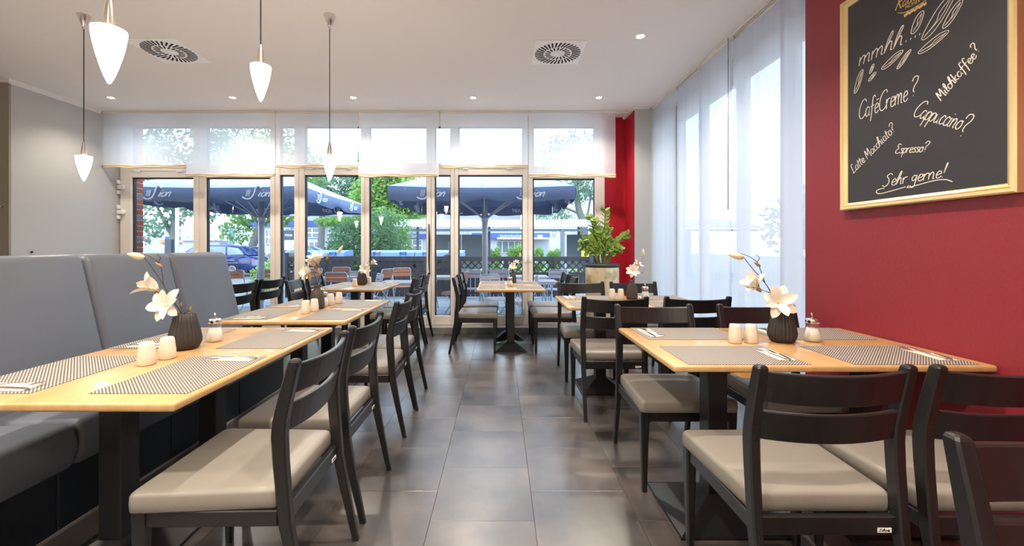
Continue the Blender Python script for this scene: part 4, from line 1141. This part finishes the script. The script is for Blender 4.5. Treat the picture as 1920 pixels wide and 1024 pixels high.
def bistro(kind, x, y, a, label):
    p = (cb0, cg0)[kind]; o = p if not ub[kind] else copy_tree(p); ub[kind] = True
    o.location = (x, y, GZ); o.rotation_euler = (0, 0, math.radians(a)); tag(o, label)
B = 'folding chair with reddish slats'; G = 'folding chair with pale grey slats'
bistro(0, -5.62, 8.9, 10, B+', behind the end of the grey bench')
bistro(0, -5.05, 9.15, 30, B+', leftmost near one behind the bench end')
bistro(0, -3.12, 8.05, 5, B+', back to the room, above the third left table')
bistro(0, -4.22, 9.5, 160, B+', behind the flowers of the second left table')
bistro(0, -2.50, 9.15, 70, B+', seen from the side behind the middle pane, left one')
bistro(0, -2.24, 9.6, 200, B+', behind the middle pane, right one, facing the room')
bistro(0, -.72, 8.15, 80, B+', side-on beside the pole of the right parasol')
bistro(0, -3.75, 9.9, 185, B+', by the fence left of the long terrace table')
bistro(1, -2.80, 8.35, -20, G+', right of the reddish chair above the third left table')
bistro(1, -.62, 9.05, 185, G+', in front of the right parasol pole')
bistro(1, -.02, 9.1, 175, G+', just right of the parasol pole')
bistro(1, -.15, 7.35, 215, G+', nearest one behind the small middle tables')
bistro(1, -1.25, 7.2, 110, G+', low in the narrow pane left of the third door')
bistro(1, -2.20, 7.5, 120, G+', right behind the third left table')
bistro(1, 1.22, 8.95, 160, G+', beside the right terrace table before the lattice')
bistro(1, 1.62, 7.7, 100, G+', behind the far chairs of the second right table')
bistro(1, .55, 6.95, 90, G+', close outside the right small middle table')
def ttable(x, y, hx, hy, label):
    r = empty('terrace_table', (x, y, GZ), 0, label, 'table', 'folding tables on the terrace')
    n = max(3, int(2*hy/.1)); 
    for k in range(n): MB().box(-hx, hx, -hy+2*hy*k/n, -hy+2*hy*(k+1)/n-.008, .70, .722).build('top_slat', M['top_grey'], r)
    for s_ in (-1, 1):
        MB().tube([(s_*(hx-.06), -hy+.02, 0), (s_*(hx-.06), hy-.02, .69)], .012, 6).build('leg', M['steel_blue'], r)
        MB().tube([(s_*(hx-.09), hy-.02, 0), (s_*(hx-.09), -hy+.02, .69)], .012, 6).build('leg', M['steel_blue'], r)
    MB().box(-hx+.04, hx-.04, -hy, -hy+.02, .67, .70).build('edge_rail', M['steel_blue'], r)
ttable(-1.10, 8.9, .35, .35, 'terrace table left of the third glass door, far one')
ttable(-1.72, 7.55, .40, .32, 'terrace table close behind the third left table')
ttable(.62, 8.95, .38, .35, 'terrace table far behind the small middle tables')
ttable(.66, 7.75, .36, .30, 'terrace table just right of the small middle tables')
ttable(-3.35, 8.85, .35, .35, 'terrace table between the reddish chairs')
ttable(-5.75, 7.75, .40, .35, 'terrace table behind the end of the grey bench')

# bins
def bin_(x, y, w, h, lid, label, handles=True):
    r = empty('wheeled_bin', (x, y, GZ), 0, label, 'bin', 'wheeled bins behind the fence')
    MB().loft([[(-w*.45, -.3, .08), (w*.45, -.3, .08), (w*.45, .3, .08), (-w*.45, .3, .08)], [(-w/2, -.36, h-.14), (w/2, -.36, h-.14), (w/2, .36, h-.14), (-w/2, .36, h-.14)]], smooth=False).build('body', M['bin_dark'], r)
    MB().prism([(-.39, h-.14), (-.37, h-.03), (-.2, h), (.36, h+.03), (.38, h-.14)], -w/2-.02, w/2+.02, 'x').build('lid', M[lid], r)
    if handles:
        for q in (-.28, .28):
            hb = MB().box(q*w-.09, q*w+.09, -.43, -.41, h-.04, h-.015); hb.box(q*w-.09, q*w-.07, -.43, -.37, h-.10, h-.015); hb.box(q*w+.07, q*w+.09, -.43, -.37, h-.10, h-.015)
            hb.build('handle', M['handle_blue'], r)
bin_(-5.15, 12.4, 1.35, 1.21, 'bin_blue', 'blue-lidded bin left of the round bush')
bin_(-3.15, 12.4, 1.35, 1.21, 'bin_blue', 'blue-lidded bin in front of the round bush')
bin_(-1.75, 12.4, 1.33, 1.21, 'bin_blue', 'rightmost blue-lidded bin, left of the parasol pole')
bin_(2.75, 12.2, .62, 1.19, 'bin_yellow', 'yellow-lidded bin beside the plant leaves', False)

# bicycle shelter
sh = empty('bicycle_shelter', (0, 19.5, GZ), 0, 'long open shelter with a pale corrugated roof', 'shelter')
v = []; f = []; N = 520; x0, x1 = -5.1, 11.0
for (y, z) in ((-1.75, 2.18), (1.75, 2.72)):
    for j in range(N+1):
        x = x0+(x1-x0)*j/N; v.append((x-(.35 if y > 0 else 0)*(1-j/N)*0, y, z+.03*math.sin(x*2*PI/.125)))
for j in range(N): f.append((j, j+1, N+2+j, N+1+j))
b = len(v); v += [(x, y, z-.01) for x, y, z in v]; f += [tuple(b+k for k in reversed(q)) for q in f]
MB().add(v, f, True).build('corrugated_roof', M['pale_metal'], sh)
MB().box(x0, x1, 1.70, 1.78, 2.50, 2.62).build('rear_beam', M['shelter_post'], sh); MB().box(x0, x1, -1.6, -1.5, 2.00, 2.10).build('front_beam', M['shelter_post'], sh)
for x in (-4.3, 2.65, 8): MB().box(x-.08, x+.08, -1.65, -1.49, 0, 2.1).build('post', M['shelter_post'], sh)
for x in (-4.1, -.55, 3.9, 7): MB().box(x-.06, x+.06, 1.4, 1.52, 0, 2.5).build('post', M['shelter_post'], sh)
for (a, b_) in ((-3.27, -1.95), (-1.92, -.64), (3.3, 4.1), (4.13, 5.2)): MB().box(a, b_, 1.42, 1.46, .25, 1.95).build('wall_panel', M['shelter_grey'], sh)

# buildings
def facade(name, x0, x1, y, z1, m, label, wins, depth=6, extra=None):
    r = empty(name, ((x0+x1)/2, y, GZ), 0, label, 'building')
    cx = (x0+x1)/2
    MB().box(x0-cx, x1-cx, 0, depth, 0, z1-GZ).build('wall', m, r)
    for (a, b_, c, d, nx, nz) in wins:
        fr = MB().box(a-cx, b_-cx, -.10, .0, c-GZ, d-GZ).build('window', M['white_trim'], r)
        W_, H_ = (b_-a)/nx, (d-c)/nz
        for i in range(nx):
            for j in range(nz):
                MB().box(a-cx+i*W_+.06, a-cx+(i+1)*W_-.06, -.12, -.09, c-GZ+j*H_+.06, c-GZ+(j+1)*H_-.06).build('pane', M['dark_pane'], fr)
    return r, cx
Y1 = 35.0; k1 = Y1/790.0
XX = lambda px: (px-938)*k1
ZZ = lambda py: 1.22+(463-py)*k1
b1, c1_ = facade('garage_building', XX(440), XX(800), Y1, ZZ(382), M['white_build'], 'white building with a long blue fascia sign', 
   [(XX(572), XX(600), ZZ(446), ZZ(427), 2, 2), (XX(616), XX(645), ZZ(446), ZZ(427), 2, 2), (XX(570), XX(600), ZZ(465), ZZ(453), 3, 1), (XX(526), XX(545), ZZ(446), ZZ(427), 2, 2), (XX(498), XX(512), ZZ(458), ZZ(430), 2, 2), (XX(755), XX(792), ZZ(472), ZZ(449), 4, 2), (XX(600), XX(640), ZZ(404), ZZ(390), 3, 1), (XX(530), XX(560), ZZ(405), ZZ(392), 2, 1)])
MB().box(XX(470)-c1_, XX(740)-c1_, -.25, -.02, ZZ(424)-GZ, ZZ(414)-GZ).build('fascia_sign', M['blue_sign'], b1)
MB().box(XX(740)-c1_, XX(800)-c1_, -.25, -.02, ZZ(447)-GZ, ZZ(439)-GZ).build('fascia_sign', M['blue_sign'], b1)
mb = MB(); write(mb, 'TEN-GARE', XX(764), ZZ(445.5), .20, 0, .04, lambda u, v, d: (u-c1_, -.26-d, v-GZ), 0, fit=1.02, z1=.01, caps=True)
mb.build('sign_lettering', M['sign_white'], b1)
Y2 = 44.0; k2 = Y2/790.0
X2 = lambda px: (px-938)*k2
Z2 = lambda py: 1.22+(463-py)*k2
b2, c2_ = facade('shop_building', X2(880), X2(1030), Y2, Z2(432), M['white_build'], 'low shop with blue fascia seen under the shelter roof', [(X2(930), X2(1000), Z2(474), Z2(452), 6, 1)])
MB().box(X2(885)-c2_, X2(1030)-c2_, -.4, -.02, Z2(447)-GZ, Z2(437)-GZ).build('fascia_sign', M['blue_sign'], b2)
MB().box(X2(932)-c2_, X2(1026)-c2_, -1.6, -.02, Z2(449)-GZ, Z2(446)-GZ).build('canopy', M['sign_white'], b2)
mb = MB(); PS = lambda u, v, d: (u-c2_, -.42-d, v-GZ)
for q in range(13): ribbon(mb, crom([(X2(938)+q*.185, Z2(443.5)-.06, 0), (X2(938)+q*.185+.05, Z2(443.5)+.10+.05*(q % 3 == 0), 0), (X2(938)+q*.185+.12, Z2(443.5), 0)], 3), .05, PS, 0, .01)
for q in range(4): ribbon(mb, [Vector((X2(1007)+q*.14, Z2(445), 0)), Vector((X2(1007)+q*.14, Z2(441), 0)), Vector((X2(1007)+q*.14+.09, Z2(441), 0)), Vector((X2(1007)+q*.14+.09, Z2(445), 0))], .05, PS, 0, .01)
mb.build('sign_lettering', M['sign_white'], b2)
Y3 = 60.0; k3 = Y3/790.0
X3 = lambda px: (px-938)*k3
Z3 = lambda py: 1.22+(463-py)*k3
w3 = [(X3(x), X3(x+9), Z3(y+11), Z3(y), 2, 2) for x in (1034, 1052, 1070, 1088) for y in (372, 400, 432)]
facade('apartment_building', X3(985), X3(1150), Y3, Z3(325), M['white_build'], 'tall pale apartment house behind the right tree', w3, 10)
w4 = [(X3(x), X3(x+10), Z3(y+9), Z3(y), 2, 1) for x in range(755, 970, 26) for y in (352, 384)]
facade('terraced_building', X3(745), X3(980), Y3+6, Z3(338), M['grey_build'], 'grey building behind the right parasol', w4, 10)
Y5 = 40.0; k5 = Y5/790.0
X5 = lambda px: (px-938)*k5
Z5 = lambda py: 1.22+(463-py)*k5
b5, c5_ = facade('mural_building', X5(372), X5(438), Y5-2, Z5(424), M['white_build'], 'low white building with a mural panel', [])
MB().box(X5(372)-c5_, X5(437)-c5_+1.9, -.2, -.02, Z5(452)-GZ, Z5(428)-GZ).build('mural_panel', M['mural'], b5)
for q in range(5): MB().box(X5(458+q*2.6)-c5_, X5(459.8+q*2.6)-c5_, -.3, -.1, Z5(458)-GZ, Z5(426)-GZ).build('blue_strip', M['stripe_blue'], b5)
b6, c6_ = facade('poster_building', X5(230), X5(370), Y5+2, Z5(420), M['white_build'], 'white building at the far left with coloured posters', [(X5(280), X5(315), Z5(436), Z5(426), 4, 1)])
MB().box(X5(281)-c6_, X5(322)-c6_, -.2, -.02, Z5(449)-GZ, Z5(443)-GZ).build('blue_poster', M['blue_sign'], b6)
MB().box(X5(270)-c6_, X5(330)-c6_, -.22, -.02, Z5(455)-GZ, Z5(449.5)-GZ).build('orange_band', M['sign_orange'], b6)
MB().box(X5(339)-c6_, X5(366)-c6_, -.2, -.02, Z5(456)-GZ, Z5(439)-GZ).build('blue_poster', M['stripe_blue'], b6)
mb = MB().lathe([(1.1, 1.75), (1.0, 1.95), (.5, 2.3), (.02, 2.4)], 16, X5(313)+.3, 36); mb.tube([(X5(313)+.3, 36, GZ), (X5(313)+.3, 36, 2.3)], .04, 6)
tag(mb.build('pink_parasol', M['sign_pink']), 'small pink parasol far across the street', 'parasol')
tag(MB().tube([(-11.5, 15, GZ), (-11.5, 15, 3.2)], .06, 8).build('flag_pole', M['sign_white']), 'slim white pole behind the leftmost glass door', 'pole')
# plaza sign
ps = empty('parking_sign', (-8.0, 16, GZ), 0, 'dark and white sign reading PLAZA on a post', 'sign')
MB().box(-.20, .14, 0, .05, 1.60, 1.97).build('dark_panel', M['sign_dark'], ps); MB().box(-.20, .14, 0, .05, 1.22, 1.59).build('white_panel', M['sign_white'], ps)
MB().box(-.25, -.20, 0, .05, 0, 1.97).build('post', M['sign_dark'], ps)
mb = MB(); write(mb, 'PLAZA', -.10, 1.75, .07, 0, .018, lambda u, v, d: (u, -d-.002, v), 0, fit=.21, z1=.004, caps=True)
ribbon(mb, crom([(-.12, 1.83, 0), (-.16, 1.81, 0), (-.165, 1.77, 0), (-.13, 1.745, 0)]), .02, lambda u, v, d: (u, -d-.002, v), 0, .004); mb.build('sign_lettering', M['sign_white'], ps)
mb = MB(); ribbon(mb, [Vector(p) for p in ((-.07, 1.45, 0), (.01, 1.45, 0), (.01, 1.53, 0), (-.07, 1.53, 0), (-.07, 1.44, 0))], .014, lambda u, v, d: (u, -d-.002, v), 0, .004)
ribbon(mb, [Vector(p) for p in ((-.15, 1.33, 0), (.09, 1.33, 0))], .015, lambda u, v, d: (u, -d-.002, v), 0, .004); mb.build('sign_emblem', M['slat_grey'], ps)

# cars
def car(x, y, paint, label, flip=1, wagon=True):
    r = empty('car', (x, y, GZ), 0, label, 'car')
    L = 2.2; hw = .86
    body = [(-2.2, .35), (-2.22, .62), (-2.12, .80), (-1.25, .93), (1.95, .96), (2.18, .80), (2.22, .45), (2.15, .28), (-2.1, .25)]
    body = [(a*flip, b) for a, b in body]
    roof = [(-1.25, .92), (-.45, 1.38), (.0, 1.44), (1.1, 1.43), (1.65, 1.36), (2.02, .96)] if wagon else [(-1.2, .92), (-.4, 1.36), (.1, 1.42), (.7, 1.38), (1.45, .98), (1.4, .92)]
    roof = [(a*flip, b) for a, b in roof]
    MB().prism(body, -hw, hw, 'y', r=.05, seg=2).build('body', M[paint], r)
    MB().prism(roof, -hw+.12, hw-.12, 'y', r=.04, seg=2).build('cabin', M[paint], r)
    gl = [[(-1.0, .97), (-.42, 1.32), (.02, 1.36), (.02, .97)], [(.09, .97), (.09, 1.36), (.98, 1.35), (.98, .97)], [(1.06, .97), (1.06, 1.34), (1.55, 1.28), (1.80, .99)]]
    if not wagon: gl = gl[:1]+[[(.09, .97), (.09, 1.34), (.65, 1.30), (1.2, 1.0), (1.15, .97)]]
    for g in gl: MB().prism([(a*flip, b) for a, b in g], -hw+.105, hw-.105, 'y').build('side_window', M['car_glass'], r)
    for wx in (-1.35, 1.35):
        T = Matrix.Translation((wx*flip, -hw-.01, .31)) @ Matrix.Rotation(PI/2, 4, 'X')
        for s_ in (-1, 1):
            T = Matrix.Translation((wx*flip, s_*(hw-.08), .31)) @ Matrix.Rotation(PI/2, 4, 'X')
            w_ = MB().lathe([(.19, -.10), (.29, -.10), (.31, -.07), (.31, .07), (.29, .10), (.19, .10)], 24, T=T).build('wheel', M['tyre'], r)
            MB().lathe([(.19, -.105), (.17, -.11), (.05, -.108), (.04, .108), (.17, .11), (.19, .105)], 24, T=T).build('hubcap', M['wheel'], w_)
    MB().box(-.9*1, 1.6, -hw-.012, -hw, .60, .63).build('door_strip', M['wheel'], r)
    for q in (.25, 1.2): MB().box(q*flip-.09, q*flip+.09, -hw-.03, -hw, .80, .83).build('door_handle', M[paint], r)
    MB().box(2.1*flip-.06, 2.1*flip+.09, -hw+.05, -hw+.25, .68, .80).build('rear_light', M['sign_pink'], r)
car(-13.4, 19.8, 'car_blue', 'dark blue estate car parked across the street', 1)
car(-14.3, 17.3, 'car_white', 'white car roof behind the leftmost glass door', -1, False)
car(-11.6, 25.5, 'car_silver', 'dark car behind the parasol pole and the bins', -1, False)
car(-10.2, 30.5, 'car_white', 'white car far behind the left parasol pole', 1, False)

# trees and bushes
import numpy as np
rng = np.random.default_rng(11)
def foliage(parent, cens, n, size, m):
    cens = np.array(cens, float); wts = (cens[:, 3]*cens[:, 4]*cens[:, 5])**.66; wts /= wts.sum()
    idx = rng.choice(len(cens), n, p=wts); d = rng.normal(size=(n, 3)); d /= np.linalg.norm(d, axis=1)[:, None]
    rad = rng.uniform(.55, 1.02, n)[:, None]
    c = cens[idx, :3]+d*cens[idx, 3:6]*rad
    a = rng.normal(size=(n, 3)); a /= np.linalg.norm(a, axis=1)[:, None]
    b = np.cross(a, rng.normal(size=(n, 3))); b /= np.linalg.norm(b, axis=1)[:, None]
    s = size*rng.uniform(.6, 1.3, n)[:, None]
    V = np.stack([c-a*s, c-b*s*.5, c+a*s, c+b*s*.5], axis=1).reshape(-1, 3)
    me = bpy.data.meshes.new('foliage'); me.vertices.add(n*4); me.vertices.foreach_set('co', V.ravel())
    me.loops.add(n*4); me.loops.foreach_set('vertex_index', np.arange(n*4)); me.polygons.add(n); me.polygons.foreach_set('loop_start', np.arange(0, n*4, 4)); me.polygons.foreach_set('loop_total', np.full(n, 4))
    me.update(); me.validate(); me.materials.append(M[m])
    o = bpy.data.objects.new('foliage', me); COL.objects.link(o); o.parent = parent; o['kind'] = 'stuff'
def tree(x, y, trunk, cens, n, size, m, label, cat='tree', name='tree', limbs=()):
    r = empty(name, (x, y, GZ), 0, label, cat, None)
    if trunk: 
        MB().tube(crom(trunk[0], 3), [trunk[1]*(1-.5*i/(3*(len(trunk[0])-1))) for i in range(3*(len(trunk[0])-1)+1)], 8).build('trunk', M['bark'], r)
    for l_ in limbs: MB().tube(crom(l_, 3), [.09*(1-.6*i/(3*(len(l_)-1))) for i in range(3*(len(l_)-1)+1)], 6).build('limb', M['bark'], r)
    foliage(r, cens, n, size, m)
tree(-13.1, 22, ([(0, 0, 0), (.1, 0, 1.2), (.55, 0, 2.4), (.9, 0, 4.2), (1.0, 0, 6)], .24), [(0, 0, 3.3, 1.5, 1, .8), (1.6, 0, 3.1, 1.5, 1, .7), (2.5, 0, 3.9, 1.5, 1, 1.0), (-.8, 0, 5, 2, 1.5, 1.6), (1.8, 0, 5.4, 2.4, 1.5, 1.4), (-.6, 0, 2.2, .9, .8, .7), (.2, 0, 7.2, 2.4, 1.5, 1.5)], 5200, .13, 'leaf_mid',
     'leaning tree behind the left parasol with drooping branches', limbs=[[(.4, 0, 2.1), (1.2, 0, 2.9), (2.4, 0, 3.6)], [(.5, 0, 2.6), (-.2, 0, 3.4), (-.9, 0, 4.4)]])
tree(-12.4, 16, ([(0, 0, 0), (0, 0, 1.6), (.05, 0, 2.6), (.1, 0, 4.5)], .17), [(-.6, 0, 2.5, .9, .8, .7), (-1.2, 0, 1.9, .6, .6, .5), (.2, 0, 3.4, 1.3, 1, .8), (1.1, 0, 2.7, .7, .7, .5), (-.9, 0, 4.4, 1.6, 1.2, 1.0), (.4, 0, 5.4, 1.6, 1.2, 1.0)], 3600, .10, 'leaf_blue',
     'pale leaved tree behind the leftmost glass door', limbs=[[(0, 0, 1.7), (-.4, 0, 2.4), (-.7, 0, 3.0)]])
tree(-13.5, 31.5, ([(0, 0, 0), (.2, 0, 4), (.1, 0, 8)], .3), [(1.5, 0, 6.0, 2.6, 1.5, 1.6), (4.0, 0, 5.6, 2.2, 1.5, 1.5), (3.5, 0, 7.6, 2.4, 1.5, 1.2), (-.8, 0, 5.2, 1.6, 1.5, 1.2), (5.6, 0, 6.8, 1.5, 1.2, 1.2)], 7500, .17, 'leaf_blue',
     'big tree with cool green leaves behind the left parasol')
tree(-7.0, 26.5, ([(0, 0, 0), (0, 0, 3), (.2, 0, 7)], .25), [(-1.0, 0, 4.6, 1.5, 1.2, 1.3), (.6, 0, 4.9, 1.7, 1.2, 1.4), (-.3, 0, 6.2, 1.6, 1.2, 1.0), (1.4, 0, 3.9, 1.2, 1, 1.0), (-3.4, .3, 2.95, 1.5, .7, .32), (-1.6, .3, 3.0, 1.3, .7, .3), (-.3, .2, 2.8, .9, .7, .35)], 7200, .16, 'leaf_light',
     'light green tree above the round bush')
tree(-4.65, 14.3, None, [(0, 0, 1.0, 1.25, 1.0, 1.05), (-.35, -.2, 1.5, .8, .7, .8), (.35, 0, 1.9, .75, .7, .7), (.9, 0, 1.1, .7, .7, 1.0), (-.9, 0, .8, .7, .7, .75), (.1, -.3, .6, 1.2, .9, .6)], 9500, .062, 'leaf_dark', 'large round dense bush behind the fence', 'bush', 'bush')
tree(-4.05, 16.3, None, [(0, 0, 2.0, .7, .5, .75), (.2, 0, 1.2, .5, .5, .9), (-.5, 0, 2.4, .6, .5, .5)], 2600, .06, 'leaf_mid', 'lighter bush right of the round dense bush', 'bush', 'bush')
tree(5.0, 25, ([(0, 0, 0), (-.05, 0, 2.6), (-.35, 0, 3.6), (-.6, 0, 5.5)], .28), [(-1.9, 0, 3.3, 1.1, .9, .7), (-1.0, 0, 4.7, 1.5, 1, .9), (.6, 0, 5.0, 1.4, 1, 1.0), (-2.5, 0, 4.6, 1.0, 1, .5), (-.3, 0, 6.8, 2.5, 1.5, 1.4), (1.2, 0, 3.4, .7, .7, .7)], 3600, .12, 'leaf_blue',
     'tree with forked pale trunk behind the shelter at the right', limbs=[[(0, 0, 2.5), (.25, 0, 3.6), (.5, 0, 5.2)], [(-.3, 0, 3.3), (-1.0, 0, 3.6), (-1.9, 0, 3.9)]])
for i, (bx, by, w, h, lb) in enumerate([(-.3, 23.5, .7, .75, 'bright young bush left of the third door frame'), (.85, 23.2, .9, .85, 'bright young bush behind the lattice, second from left'), (2.0, 23.6, .9, .75, 'bright young bush right of the third door frame'), (3.0, 23.2, .8, .7, 'bright low bush left of the shelter panel')]):
    tree(bx, by, None, [(0, 0, h*.7, w*.6, .45, h*.8), (w*.2, 0, h*1.25, w*.3, .3, h*.6), (-w*.3, 0, h*1.1, w*.28, .3, h*.55)], 1500, .07, 'leaf_light', lb, 'bush', 'bush')
for i, (bx, by, s_, lb) in enumerate([(-6.95, 12.4, .50, 'light green shrub by the left parasol pole'), (-4.0, 11.7, .35, 'bright plant showing through the left lattice')]):
    tree(bx, by, None, [(0, 0, s_*.8, s_*.8, .4, s_*.9), (s_*.4, 0, s_*1.4, s_*.5, .3, s_*.6)], 900, .05, 'leaf_light', lb, 'bush', 'bush')
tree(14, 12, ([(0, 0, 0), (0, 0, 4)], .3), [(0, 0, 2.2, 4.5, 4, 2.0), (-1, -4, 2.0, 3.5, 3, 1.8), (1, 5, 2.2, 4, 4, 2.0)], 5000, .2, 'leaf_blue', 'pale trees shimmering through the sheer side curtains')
